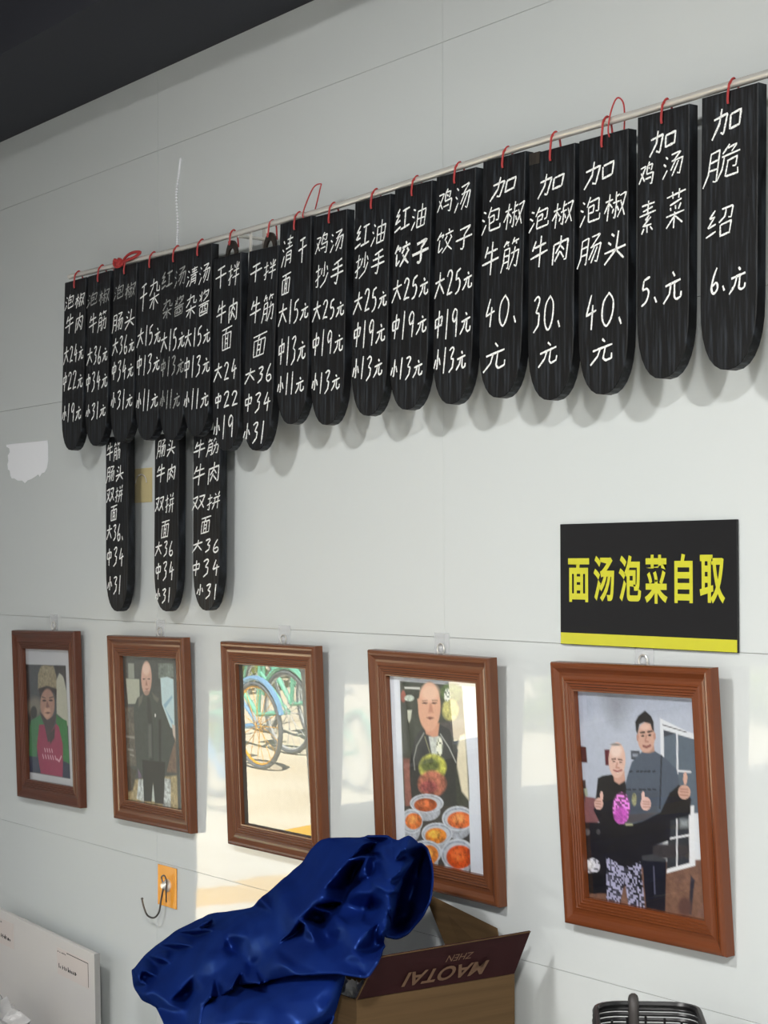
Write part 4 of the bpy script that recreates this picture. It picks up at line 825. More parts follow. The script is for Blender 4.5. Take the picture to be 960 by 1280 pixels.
for key, (q, rows) in BOARDS.items():
    x0, zt, w, L, lean, rot = q
    cut = max(0.0, zt - (rod_z(x0 + w / 2) - 0.0088) + abs(rot) * w / 2) if key[0] != 'L' else 0.0
    zt -= cut; L -= cut
    rows = [(r[0], r[1], r[2] - cut, r[3], r[4]) for r in rows]
    low = key[0] == 'L'
    off = 0.055 if low else 0.085
    Rm = Matrix.Rotation(-lean, 3, 'X') @ Matrix.Rotation(-rot, 3, 'Y')
    t = thing('menu_board', BL[key], 'menu board', (x0, -off, zt), Rm.to_euler(), group='chalk menu boards hanging from the rod')
    v, f = plank_mesh(w, L)
    pl = MB().add(v, f).build('plank', M['board'], t)
    if rows:
        faint = key in ('3', '2', '5')
        for i, r in enumerate(rows):
            fnt = (faint and i == 0) or (key == '5' and i in (1, 3, 4))
            a = MB()
            if key == '12' and i == 1: write_text(a, [r], -0.0003, 0.0066)
            else: write_text(a, [r], -0.0003, 0.0043 if key in ('14', '15', '16', '17', '18') else 0.0043)
            o = mesh_obj('chalk_row', a.v, a.f, M['chalk_faint' if fnt else 'chalk'], t)
            if fnt: tag(o, 'faint rubbed chalk row')
            if i == 1 and key == '12': tag(o, 'thick bright chalk row')
    # hole and red cord over the rod
    hx, hz = w * 0.5, -0.022
    if key in ('7', '8'):
        arch = MB()
        n = 12
        ax = w * (0.62 if key == '7' else 0.66)
        vv = []; ff = []
        for k in range(n + 1):
            an = PI * k / n
            for (ra, rb) in ((0.026, 0.036), (0.014, 0.018)):
                for yy in (0.003, 0.008):
                    vv.append((ax + ra * math.cos(an), yy, -0.002 + rb * math.sin(an) + (0.0 if 0 < k < n else -0.012)))
        for k in range(n):
            o_ = 4 * k
            ff += [(o_, o_ + 4, o_ + 6, o_ + 2), (o_ + 1, o_ + 3, o_ + 7, o_ + 5), (o_, o_ + 1, o_ + 5, o_ + 4), (o_ + 2, o_ + 6, o_ + 7, o_ + 3)]
        ab = MB().add(vv, ff).build('hanging_tab', M['board_worn'], t)
        hx, hz = ax, 0.022
    else:
        MB().lathe([(0.0042, -0.0003), (0.0042, 0.001)], (hx, 0, hz), 'y', 12).build('hang_hole', M['hole'], t)
    if key == '15':
        MB().box(0.001, 0.030, -0.0004, TH * 0.9, -0.0202, 0.0012).build('worn_corner', M['board_worn'], t)
    zr = rod_z(x0 + w / 2) - zt           # rod height above the board's top
    if not low:
        r0 = 0.0082
        pts = [(hx, -0.0022, hz), (hx, -0.0035, hz + 0.008), (hx + 0.001, -0.0022, zr * 0.5), (hx + 0.001, 0.010 - r0 - 0.0018, zr), (hx, 0.010, zr + r0 + 0.0018), (hx - 0.001, 0.010 + r0 + 0.001, zr), (hx, TH + 0.002, 0.002 if hz < 0 else hz), (hx, TH + 0.001, hz)]
        MB().tube(catmull(pts, 4), 0.0021, 6).build('red_cord', M['red_cord'], t, smooth=True)
    else:
        MB().tube([(hx, 0.009, -0.004), (hx, 0.004, zr * 0.5), (hx, -0.0095, zr)], 0.0012, 6).build('red_cord', M['red_cord'], t, smooth=True)

rod_t = thing('menu_rod', 'long polished steel rod carrying the row of black menu boards', 'rod', (ROD[0][0], -0.075, ROD[0][2]))
x0r, z0r = ROD[0][0], ROD[0][2]
rp = [(p[0] - x0r, 0, p[2] - z0r) for p in ROD] + [(ROD[-1][0] - x0r + 0.75, 0, ROD[-1][2] - z0r + 0.006)]
MB().tube(catmull(rp, 5), 0.0070, 14).build('rod', M['steel'], rod_t, smooth=True)
for bx in (-3.66, -1.55):
    bz = rod_z(min(bx, -2.04)) - z0r
    br = MB().box(bx - x0r - 0.008, bx - x0r + 0.008, 0.067, 0.072, bz - 0.075, bz + 0.02)
    br.tube([(bx - x0r, 0.070, bz - 0.008), (bx - x0r, -0.002, bz - 0.008)], 0.004, 8)
    br.box(bx + 0.043 - x0r - 0.004, bx + 0.043 - x0r + 0.004, 0.004, 0.007, bz - 0.062, bz - 0.001)
    br.build('bracket', M['steel'], rod_t)

# loose red loops tied on the rod
def rod_loop(x, pts, label, r=0.0015):
    z = rod_z(x)
    t = MB().tube(catmull(pts, 5, True), r, 6, closed=True).build('red_string_loop', M['red_cord'], smooth=True)
    t.location = (x, -0.075, z)
    tag(t, label, 'string', 'loose red strings on the rod')
rod_loop(-3.372, [(0.0, -0.010, -0.008), (0.002, -0.010, 0.01), (0.028, -0.004, 0.052), (0.052, 0.0, 0.058), (0.050, 0.0, 0.048), (0.014, 0.010, 0.008), (0.002, 0.010, -0.004)], 'tall red string loop standing up from the rod above the 清干面 board')
rod_loop(-2.395, [(0.0, -0.010, -0.03), (0.0, -0.010, 0.0), (0.004, -0.002, 0.030), (0.014, 0.0, 0.036), (0.024, 0.002, 0.022), (0.016, 0.0105, -0.01), (0.010, 0.010, -0.03)], 'red string loop standing up from the rod between the 40 and 5 yuan boards')
bow = MB()
for pts in ([(0, -0.010, -0.004), (-0.018, -0.016, 0.004), (-0.034, -0.016, 0.010), (-0.040, -0.014, -0.002), (-0.02, -0.016, -0.010)],
            [(0, -0.010, 0), (0.025, -0.012, 0.012), (0.060, -0.012, 0.016), (0.095, -0.011, 0.012), (0.070, -0.012, 0.004), (0.03, -0.014, 0.0)]):
    bow.tube(catmull(pts, 5, True), 0.0038, 6, closed=True)
bow.tube(catmull([(-0.03, -0.013, 0.004), (-0.01, -0.016, -0.004), (0.0, -0.016, 0.004), (-0.014, -0.015, 0.008), (-0.022, -0.015, -0.003), (0.0, -0.0155, -0.005)], 4), 0.0045, 6)
o = bow.build('red_ribbon_bow', M['red_cord'], smooth=True)
o.location = (-4.215, -0.075, rod_z(-4.215))
tag(o, 'red ribbon knotted around the rod above the third menu board', 'ribbon')

# ------------------------------------------------------------------ picture frames
FW, FH, MW = 0.4023, 0.4753, 0.052
PROF = [(0, 0.0), (0, 0.0185), (0.002, 0.0225), (0.006, 0.0240), (0.010, 0.0230), (0.014, 0.0200), (0.019, 0.0172), (0.024, 0.0164), (0.029, 0.0172), (0.032, 0.0190), (0.0335, 0.0172), (0.0375, 0.0182), (0.039, 0.0160), (0.0425, 0.0168), (0.044, 0.0148), (0.0475, 0.0156), (0.049, 0.0140), (0.052, 0.0140), (0.052, 0.0042), (0.046, 0.0042), (0.046, 0.0)]
def rail(side, m, parent):
    """one mitred length of moulding"""
    v = []; n = len(PROF)
    for e in (0, 1):
        for (a, h) in PROF:
            if side in 'BT':
                x = a if e == 0 else FW - a
                z = a if side == 'B' else FH - a
            else:
                z = a if e == 0 else FH - a
                x = a if side == 'L' else FW - a
            v.append((x, -h, z))
    f = [(k, (k + 1) % n, n + (k + 1) % n, n + k) for k in range(n)]
    f += [tuple(range(n)), tuple(range(n, 2 * n))]
    o = MB().add(v, f).build('frame_rail', m, parent)
    return o

def paint(spec, nx, ny, seed):
    """colour of each print vertex from the list of printed shapes"""
    rs = np.random.RandomState(seed)
    U, V = np.meshgrid(np.linspace(0, 1, nx), np.linspace(0, 1, ny))
    img = np.ones((ny, nx, 3)) * 0.5
    ns = []
    for sc in (3, 6, 12):
        h, w = ny // sc + 3, nx // sc + 3
        g = rs.rand(h, w)
        yi = np.arange(ny) / sc; xi = np.arange(nx) / sc
        y0 = yi.astype(int); x0 = xi.astype(int)
        fy = (yi - y0)[:, None]; fx = (xi - x0)[None]
        ns.append(g[y0][:, x0] * (1 - fy) * (1 - fx) + g[y0 + 1][:, x0] * fy * (1 - fx) + g[y0][:, x0 + 1] * (1 - fy) * fx + g[y0 + 1][:, x0 + 1] * fy * fx)
    noise = (0.5 * ns[0] + 0.3 * ns[1] + 0.2 * ns[2] - 0.5) * 2
    fine = rs.rand(ny, nx) - 0.5
    g2 = rs.rand(ny // 2 + 1, nx // 2 + 1)
    speck = (np.kron(g2, np.ones((2, 2)))[:ny, :nx] > 0.5) * 2.0 - 1.0
    for it in spec:
        k, col, soft, d = it[:4]
        amp = it[4] if len(it) > 4 else 0
        c = np.array(lin(col))
        if k == 'e':
            cx, cy, ax, ay, bx, by = d
            det = ax * by - ay * bx
            du, dv = U - cx, V - cy
            s = (du * by - dv * bx) / det; t = (dv * ax - du * ay) / det
            r = np.sqrt(s * s + t * t)
            sf = max(soft, 0.03)
            al = np.clip((1 + sf / 2 - r) / sf, 0, 1)
        else:
            P = list(zip(d[::2], d[1::2]))
            best = np.full(U.shape, 9.0)
            prs = list(zip(P, P[1:] + ([P[0]] if k == 'p' else [])))[:len(P) - (0 if k == 'p' else 1)]
            ins = np.zeros(U.shape, bool)
            for (x1, y1), (x2, y2) in prs:
                ex, ey = x2 - x1, y2 - y1
                tt = np.clip(((U - x1) * ex + (V - y1) * ey) / (ex * ex + ey * ey + 1e-12), 0, 1)
                best = np.minimum(best, np.hypot(U - x1 - tt * ex, (V - y1 - tt * ey) * 1.25))
                if k == 'p':
                    cr = ((y1 > V) != (y2 > V)) & (U < ex * (V - y1) / (ey if abs(ey) > 1e-9 else 1e-9) + x1)
                    ins ^= cr
            if k == 'p':
                sd = np.where(ins, best, -best)
                al = np.clip(sd / max(soft, 0.004) + 0.5, 0, 1)
            else:
                al = np.clip((soft * 0.5 - best) / 0.005 + 0.5, 0, 1)
        al = al[..., None]
        tex = c[None, None, :] * (1 + amp * (noise + 0.5 * fine)[..., None] * 1.3) if amp < 0.7 else c[None, None, :] * (1 + amp * (0.75 * speck + 0.5 * noise)[..., None])
        img = img * (1 - al) + np.clip(tex, 0.002, 0.95) * al
    return np.clip(img * (1 + 0.05 * fine[..., None]), 0.002, 0.92)

FL = ['leftmost framed photograph, person in a fur hat, green sleeves and dark red apron',
      'second framed photograph from the left, standing person in a long dark coat',
      'middle framed picture whose glass mirrors the bright street and bicycles',
      'framed photograph of a bald person above six bowls of noodles, behind the blue raincoat',
      'rightmost and largest-looking framed photograph, two people giving thumbs up']
GAIN = [1.15, 1.15, 1.0, 1.1, 1.0]
NX, NY = 150, 190
for i, (x0, zb, lean, rot) in enumerate(FRAMES):
    Rm = Matrix.Rotation(lean, 3, 'X') @ Matrix.Rotation(-rot, 3, 'Y')
    t = thing('picture_frame', FL[i], 'picture frame', (x0, -0.0045, zb), Rm.to_euler(), group='row of framed photographs on the wall')
    wd = ('wood_dark', 'wood', 'wood', 'wood', 'wood_red')[i]
    for s in 'LRBT':
        rail(s, M[wd + ('_x' if s in 'BT' else '')], t)
    MB().box(0.046, FW - 0.046, -0.0028, -0.0002, 0.046, FH - 0.046).build('backing_board', M['fibreboard'], t)
    col = paint(PRINTS[i], NX, NY, 20 + i) * GAIN[i]
    me = bpy.data.meshes.new('photo_print')
    xx = np.linspace(MW - 0.004, FW - MW + 0.004, NX); zz = np.linspace(FH - MW + 0.004, MW - 0.004, NY)
    # outer rows continue the print a few millimetres under the lip
    xx[1:-1] = np.linspace(MW, FW - MW, NX)[1:-1]; zz[1:-1] = np.linspace(FH - MW, MW, NY)[1:-1]
    Xg, Zg = np.meshgrid(xx, zz)
    vv = np.stack([Xg, np.full_like(Xg, -0.0032), Zg], -1).reshape(-1, 3)
    idx = np.arange(NX * NY).reshape(NY, NX)
    ff = np.stack([idx[:-1, :-1], idx[1:, :-1], idx[1:, 1:], idx[:-1, 1:]], -1).reshape(-1, 4)
    me.from_pydata(vv.tolist(), [], ff.tolist())
    ca = me.color_attributes.new('ink', 'FLOAT_COLOR', 'POINT')
    ca.data.foreach_set('color', np.concatenate([col.reshape(-1, 3), np.ones((NX * NY, 1))], 1).ravel())
    me.materials.append(M['print'])
    link(bpy.data.objects.new('photo_print', me), t)
    mesh_obj('glass', [(MW - 0.005, -0.0040, MW - 0.005), (FW - MW + 0.005, -0.0040, MW - 0.005), (FW - MW + 0.005, -0.0040, FH - MW + 0.005), (MW - 0.005, -0.0040, FH - MW + 0.005)], [(0, 1, 2, 3)], M['glass'], t)

# clear stick-on hooks above the frames
HP = [(-4.778, 'above the leftmost frame'), (-4.161, 'above the second frame from the left'), (-3.577, 'above the mirror-like middle frame'), (-2.986, 'above the noodle bowl photograph'), (-2.400, 'above the thumbs-up photograph, under the black sign')]
for x, wh in HP:
    t = thing('adhesive_hook', 'small clear stick-on hook ' + wh, 'hook', (x, -0.0045, 1.383), group='clear adhesive hooks over the frames')
    MB().box(-0.024, 0.024, -0.0014, 0.0, -0.032, 0.026).build('clear_plate', M['clear_plastic'], t, bevel=0.0004)
    ring = [(0.011 * math.cos(a), -0.0035, -0.006 + 0.011 * math.sin(a)) for a in [2 * PI * k / 20 for k in range(20)]]
    MB().tube(ring, 0.0016, 6, closed=True).build('hook_ring', M['steel'], t, smooth=True)
    MB().lathe([(0.006, -0.001), (0.006, -0.005), (0.003, -0.007)], (0, 0, -0.006), 'y', 14).build('hook_boss', M['clear_plastic'], t, smooth=True)

# ------------------------------------------------------------------ black and yellow sign
sg = thing('wall_sign', 'black acrylic sign with six yellow characters and a yellow stripe along its bottom', 'sign', (-2.618, -0.0045, 1.3994))
SWd, SHt = 0.4450, 0.2205
MB().box(0, SWd, -0.005, -0.0005, 0, SHt).build('acrylic_panel', M['sign_black'], sg, bevel=0.0006)
MB().box(0.001, SWd - 0.001, -0.0053, -0.0049, 0.001, 0.0215).build('yellow_stripe', M['sign_yellow'], sg)
def text_mesh(txt, bold=0.0):
    c = bpy.data.curves.new('tmp', 'FONT')
    c.body = txt
    c.offset = bold
    c.resolution_u = 4
    o = bpy.data.objects.new('tmp', c)
    COL.objects.link(o)
    dg = bpy.context.evaluated_depsgraph_get()
    me = bpy.data.meshes.new_from_object(o.evaluated_get(dg))
    bpy.data.objects.remove(o)
    v = [tuple(p.co) for p in me.vertices]; f = [tuple(p.vertices) for p in me.polygons]
    bpy.data.meshes.remove(me)
    return v, f
lt = MB()
for ch, ax, bx, za, zb in SIGN_TEXT:
    v, f = text_mesh(ch, 0.028)
    mx, Mx = min(p[0] for p in v), max(p[0] for p in v)
    my, My = min(p[1] for p in v), max(p[1] for p in v)
    v = [(ax + 2.618 + (p[0] - mx) / (Mx - mx) * (bx - ax), -0.0053, za - 1.3994 + (p[1] - my) / (My - my) * (zb - za)) for p in v]
    lt.add(v, f)
mesh_obj('yellow_lettering', lt.v, lt.f, M['sign_yellow'], sg)

# ------------------------------------------------------------------ small things on the wall
t = thing('adhesive_hook', 'orange stick-on wall plate with dangling wire hook, left of the blue raincoat', 'hook', (-4.124, -0.0045, 0.745))
MB().box(-0.048, 0.048, -0.0016, 0, -0.050, 0.050).build('orange_plate', M['orange'], t, bevel=0.0005)
MB().lathe([(0.016, -0.0015), (0.016, -0.006), (0.011, -0.011), (0.006, -0.020)], (0.006, 0, 0.004), 'y', 16).build('hook_boss', M['steel'], t, smooth=True)
MB().tube(catmull([(0.010, -0.014, 0.002), (0.002, -0.018, 0.024), (0.012, -0.016, 0.030), (0.022, -0.015, 0.018), (0.018, -0.014, -0.002), (0.016, -0.012, -0.035)], 5), 0.0020, 6).build('wire_bail', M['dark_steel'], t, smooth=True)
MB().tube(catmull([(0.006, -0.014, 0.002), (0.000, -0.018, -0.030), (-0.004, -0.022, -0.062), (-0.022, -0.026, -0.078), (-0.048, -0.030, -0.076), (-0.064, -0.032, -0.058), (-0.070, -0.034, -0.040)], 5), 0.0024, 7).build('wire_hook', M['dark_steel'], t, smooth=True)
MB().lathe([(0.001, -0.0035), (0.0034, -0.001), (0.0034, 0.001), (0.001, 0.0035)], (-0.070, -0.034, -0.037), 'y', 10).build('hook_tip', M['dark_steel'], t, smooth=True)

t = thing('adhesive_hook', 'yellowed film hook plate between two lower menu boards', 'hook', (-4.271, -0.0045, 1.750))
MB().box(-0.064, 0.064, -0.0012, 0, -0.044, 0.044).build('yellowed_plate', M['yellow_plate'], t, bevel=0.0004)
arc = [(0.030 * math.cos(a) + 0.012, -0.005, 0.006 + 0.022 * math.sin(a)) for a in [PI * k / 12 for k in range(13)]]
MB().tube(arc, 0.0018, 6).build('wire_arc', M['steel'], t, smooth=True)

# ragged white sheet, painted in place of a window's reflection on the tile
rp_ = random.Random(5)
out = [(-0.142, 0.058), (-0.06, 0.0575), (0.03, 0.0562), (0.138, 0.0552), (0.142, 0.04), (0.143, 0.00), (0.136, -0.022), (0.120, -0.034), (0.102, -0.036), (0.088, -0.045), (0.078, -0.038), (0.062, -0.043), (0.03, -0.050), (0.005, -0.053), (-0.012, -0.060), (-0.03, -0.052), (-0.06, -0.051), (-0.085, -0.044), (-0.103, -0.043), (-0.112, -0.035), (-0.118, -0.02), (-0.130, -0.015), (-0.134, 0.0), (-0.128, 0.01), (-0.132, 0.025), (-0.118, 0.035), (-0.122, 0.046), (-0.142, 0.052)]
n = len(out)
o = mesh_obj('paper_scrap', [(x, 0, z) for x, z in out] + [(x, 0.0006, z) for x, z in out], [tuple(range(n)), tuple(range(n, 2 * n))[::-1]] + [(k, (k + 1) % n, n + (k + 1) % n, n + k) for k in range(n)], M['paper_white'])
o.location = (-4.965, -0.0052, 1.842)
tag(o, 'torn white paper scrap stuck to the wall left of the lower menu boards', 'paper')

# row of white beads running up the wall from the rod
ch = MB()
cp = catmull([(-4.075, -0.0065, 2.300), (-4.075, -0.0065, 2.346), (-4.073, -0.0065, 2.400), (-4.079, -0.0065, 2.470), (-4.066, -0.0065, 2.525), (-4.058, -0.0065, 2.556)], 9)
for p in cp:
    ch.lathe([(0.0008, -0.0030), (0.0026, -0.0014), (0.0026, 0.0014), (0.0008, 0.0030)], (p[0], p[1], p[2]), 'z', 6)
o = ch.build('bead_chain', M['paper_white'], smooth=True)
tag(o, 'thin white beaded string running up the wall from the rod', 'string')

# ------------------------------------------------------------------ white panel leaning at lower left
pt = thing('foam_panel', 'white foam panel with two small labels leaning on the wall at lower left', 'panel', (-5.085, -0.030, 0.0), Euler((0.045, math.radians(2.4), 0)))
PW_, PH_ = 0.662, 0.568
MB().box(0, PW_, -0.012, 0, 0, PH_).build('panel_sheet', M['panel_white'], pt, bevel=0.001)
MB().box(PW_ + 0.0002, PW_ + 0.004, -0.013, 0.001, 0, PH_).build('panel_edge', M['panel_edge'], pt)
def scribble(mb, x, z, w, h, y, seed):
    r = random.Random(seed)
    cx_ = x
    while cx_ < x + w:
        a = r.uniform(0.4, 1) * h
        mb.add([(cx_, y, z), (cx_ + 0.0045, y, z), (cx_ + 0.0045, y, z + a), (cx_, y, z + a)], [(0, 1, 2, 3)])
        if r.random() < 0.5:
            mb.add([(cx_, y, z + a * 0.4), (cx_ + 0.009, y, z + a * 0.4), (cx_ + 0.009, y, z + a * 0.6), (cx_, y, z + a * 0.6)], [(0, 1, 2, 3)])
        cx_ += r.uniform(0.007, 0.016)
for (lx, lz, seed) in ((0.015, PH_ - 0.095, 1), (PW_ - 0.225, PH_ - 0.100, 2)):
    lb = MB().box(lx, lx + 0.19 if seed == 2 else lx + 0.14, -0.0127, -0.0121, lz, lz + 0.072).build('paper_label', M['label_pink'], pt)
    ink = MB()
    scribble(ink, lx + 0.010, lz + 0.018, 0.10, 0.013, -0.0129, seed)
    scribble(ink, lx + 0.07 if seed == 2 else lx + 0.075, lz + 0.018, 0.05, 0.010, -0.0129, seed + 9)
    scribble(ink, lx + 0.004, lz + 0.060, 0.05, 0.006, -0.0129, seed + 5)
    if seed == 2:
        ink.box(lx + 0.186, lx + 0.1885, -0.0129, -0.0127, lz + 0.004, lz + 0.068)
        ink.box(lx + 0.06, lx + 0.1885, -0.0129, -0.0127, lz + 0.066, lz + 0.068)
    mesh_obj('printed_lines', ink.v, ink.f, M['ink'], lb)

# crumpled film at the very corner
def lump(name, m, loc, r, seed, amp=0.25, nu=28, nv=18, parent=None):
    rs = random.Random(seed)
    ks = [(Vector((rs.uniform(-1, 1), rs.uniform(-1, 1), rs.uniform(-1, 1))).normalized(), rs.uniform(3, 9), rs.uniform(0, 6)) for _ in range(7)]
    v = []; f = []
    for j in range(nv + 1):
        th = PI * j / nv
        for i in range(nu):
            ph = 2 * PI * i / nu
            d = Vector((math.sin(th) * math.cos(ph), math.sin(th) * math.sin(ph), math.cos(th)))
            q = 1 + amp * sum(1 - 2 * abs(math.sin(k * d.dot(a) + p)) for a, k, p in ks) / 7 * 1.6
            v.append((d.x * r[0] * q, d.y * r[1] * q, d.z * r[2] * q))
    for j in range(nv):
        for i in range(nu):
            f.append((j * nu + i, j * nu + (i + 1) % nu, (j + 1) * nu + (i + 1) % nu, (j + 1) * nu + i))
    o = MB().add(v, f).build(name, m, parent, smooth=True)
    o.location = loc
    return o
o = lump('plastic_bag', M['bag_clear'], (-4.70, -0.24, 0.225), (0.19, 0.12, 0.235), 4, 0.35)
tag(o, 'crumpled translucent plastic bag in front of the white panel, bottom left corner', 'bag')

# ------------------------------------------------------------------ low cabinet below the picture, carrying carton, raincoat and basket
cb = thing('low_cabinet', 'low grey cabinet below the picture edge carrying the carton and raincoat', 'cabinet', (-2.95, -0.30, 0.0))
MB().box(-0.38, 1.15, -0.24, 0.28, 0.0, 0.465).build('cabinet_body', M['cabinet'], cb)
MB().box(-0.40, 1.17, -0.265, 0.285, 0.4655, 0.490).build('cabinet_top', M['worktop'], cb, bevel=0.003)
st = thing('stool', 'low stool under the left end of the raincoat, below the picture edge', 'stool', (-3.68, -0.20, 0.0))
MB().box(-0.17, 0.17, -0.15, 0.13, 0.42, 0.45).build('seat', M['cabinet'], st, bevel=0.003)
for sx in (-0.14, 0.14):
    for sy in (-0.12, 0.10):
        MB().box(sx - 0.015, sx + 0.015, sy - 0.015, sy + 0.015, 0.0, 0.42).build('leg', M['cabinet'], st)

# carton
cx0, cx1, cy0, cy1, rim = -2.91, -2.70, -0.41, -0.055, 0.787
ct = thing('carton', 'open brown cardboard carton with a raised maroon flap printed upside down', 'box', (-2.935, -0.2325, 0.4905))
X = lambda x: x + 2.935
Y = lambda y: y + 0.2325
Z = lambda z: z - 0.4905
tk = 0.004
for nm, b in (('carton_side', (cx1 - tk, cx1, cy0, cy1)), ('carton_side', (cx0, cx0 + tk, cy0, cy1)), ('carton_side', (cx0, cx1, cy1 - tk, cy1)), ('carton_side', (cx0, cx1, cy0, cy0 + tk))):
    e = 0.0 if abs(b[1] - b[0]) < 0.01 else tk + 0.0002
    MB().box(X(b[0] + e), X(b[1] - e), Y(b[2]), Y(b[3]), Z(0.4925), Z(rim)).build(nm, M['kraft'], ct)
MB().box(X(cx0 + tk), X(cx1 - tk), Y(cy0 + tk), Y(cy1 - tk), 0.0, 0.002).build('carton_base', M['kraft'], ct)
def slab(name, P4, th, m, parent, edge=None):
    """a card sheet from four corners, thickness th towards its back"""
    a, b, c, d = [Vector(p) for p in P4]
    n = (b - a).cross(d - a).normalized() * th
    v = [a, b, c, d, a - n, b - n, c - n, d - n]
    return MB().add(v, [(0, 1, 2, 3), (7, 6, 5, 4), (0, 4, 5, 1), (1, 5, 6, 2), (2, 6, 7, 3), (3, 7, 4, 0)]).build(name, m, parent)
F0 = Vector((X(cx1), Y(cy0), Z(rim + 0.001))); F1 = Vector((X(cx1), Y(cy1), Z(rim + 0.001)))
F2 = Vector((X(-2.647), Y(-0.060), Z(0.874))); F3 = Vector((X(-2.634), Y(-0.412), Z(0.872)))
fl = slab('raised_flap', (F0, F1, F2, F3), 0.003, M['maroon'], ct)
tag(fl, 'maroon printed flap standing up')
# kraft core along the flap's edges
MB().tube([F0, F3], 0.0016, 5).tube([F3, F2], 0.0011, 5).build('flap_core', M['kraft'], fl)
ex = (F1 - F0).normalized(); ez = (F3 - F0) - ex * (F3 - F0).dot(ex); hgt = ez.length; ez.normalize(); nn = ex.cross(ez).normalized()
if nn.x < 0: nn = -nn
def flap_text(txt, u0, u1, v0, v1, bold, italic=0.0):
    v, f = text_mesh(txt, bold)
    mx, Mx = min(p[0] for p in v), max(p[0] for p in v); my, My = min(p[1] for p in v), max(p[1] for p in v)
    W = (F1 - F0).length
    out = []
    for p in v:
        a = (p[0] - mx) / (Mx - mx); b = (p[1] - my) / (My - my)
        # upside down on the flap
        u = u1 - a * (u1 - u0); w = v1 - b * (v1 - v0)
        out.append(F0 + ex * (u * W) + ez * (w * hgt) + nn * 0.0006)
    return out, f
tm = MB()
v, f = flap_text('MAOTAI', 0.25, 0.76, 0.14, 0.50, 0.022); tm.add(v, f)
v, f = flap_text('ZHEN', 0.46, 0.62, 0.62, 0.78, 0.0); tm.add(v, f)
mesh_obj('flap_lettering', tm.v, tm.f, M['copper_ink'], fl)
# wall-side flap standing up, and the far inner one
slab('wall_side_flap', ((X(cx0 + 0.01), Y(cy1), Z(rim + 0.001)), (X(cx1 - 0.03), Y(cy1), Z(rim + 0.001)), (X(-2.797), Y(-0.020), Z(0.853)), (X(-3.03), Y(-0.020), Z(0.888))), 0.003, M['kraft'], ct)
slab('inner_flap', ((X(cx1 - 0.004), Y(cy0 + 0.01), Z(rim - 0.002)), (X(cx1 - 0.004), Y(cy1 - 0.01), Z(rim - 0.002)), (X(cx1 - 0.10), Y(cy1 - 0.03), Z(rim - 0.06)), (X(cx1 - 0.10), Y(cy0 + 0.03), Z(rim - 0.06))), 0.003, M['kraft'], ct)
o = lump('plastic_bag', M['bag_white'], (-2.79, -0.355, 0.735), (0.065, 0.045, 0.075), 9, 0.4)
tag(o, 'crumpled white plastic bag inside the carton beside the maroon flap', 'bag')

# ------------------------------------------------------------------ blue raincoat thrown over the carton
def cloth(name, pts, faces, m, parent, seed, back=0.035, sub=2, wr=0.0022):
    me = bpy.data.meshes.new(name)
    me.from_pydata(pts, [], faces)
    me.materials.append(m)
    bm = bmesh.new(); bm.from_mesh(me)
    bmesh.ops.recalc_face_normals(bm, faces=bm.faces)
    nrm = sum((f_.normal * f_.calc_area() for f_ in bm.faces), Vector())
    if nrm.y > 0: bmesh.ops.reverse_faces(bm, faces=bm.faces)
    bm.to_mesh(me); bm.free()
    o = link(bpy.data.objects.new(name, me), parent)
    sd = o.modifiers.new('s', 'SUBSURF'); sd.levels = 3; sd.render_levels = 3; sd.subdivision_type = 'SIMPLE'
    dg = bpy.context.evaluated_depsgraph_get()
    me2 = bpy.data.meshes.new_from_object(o.evaluated_get(dg))
    o.modifiers.clear()
    o.data = me2
    bm = bmesh.new(); bm.from_mesh(me2)
    for it in range(8):
        new = {}
        for vv in bm.verts:
            if vv.is_boundary:
                nb = [e.other_vert(vv) for e in vv.link_edges if e.is_boundary]
                if it > 2: continue
            else:
                nb = [e.other_vert(vv) for e in vv.link_edges]
            new[vv] = vv.co.lerp(sum((q.co for q in nb), Vector()) / len(nb), 0.6)
        for vv, c in new.items(): vv.co = c
    bm.normal_update(); bm.to_mesh(me2); bm.free()
    rs = random.Random(seed)
    ks = [(Vector((rs.uniform(-1, 1), rs.uniform(-0.4, 0.4), rs.uniform(-1, 1))).normalized() * rs.uniform(14, 45), rs.uniform(0, 6), rs.uniform(0.5, 1)) for _ in range(9)]
    N = [v.normal.copy() for v in me2.vertices]
    for v, nv in zip(me2.vertices, N):
        d = sum(wg * (0.5 - abs(math.sin(v.co.dot(k) + p + 1.3 * math.sin(v.co.x * 17 + v.co.z * 23)))) for k, p, wg in ks) / 4
        v.co += nv * d * wr
    so = o.modifiers.new('t', 'SOLIDIFY'); so.thickness = back; so.offset = -1
    me2.polygons.foreach_set('use_smooth', [True] * len(me2.polygons))
    return o
rc = thing('raincoat', 'crumpled blue nylon raincoat thrown over the open carton', 'raincoat', (-3.2, -0.25, 0.4905))
def rel(P): return [(p[0] + 3.2, p[1] + 0.25, p[2] - 0.4905) for p in P]
cloth('coat_body', rel(COAT_POINTS), COAT_FACES, M['coat'], rc, 3, 0.004)
cloth('coat_sleeve', rel(SLEEVE_POINTS), SLEEVE_FACES, M['coat'], rc, 8, 0.004)

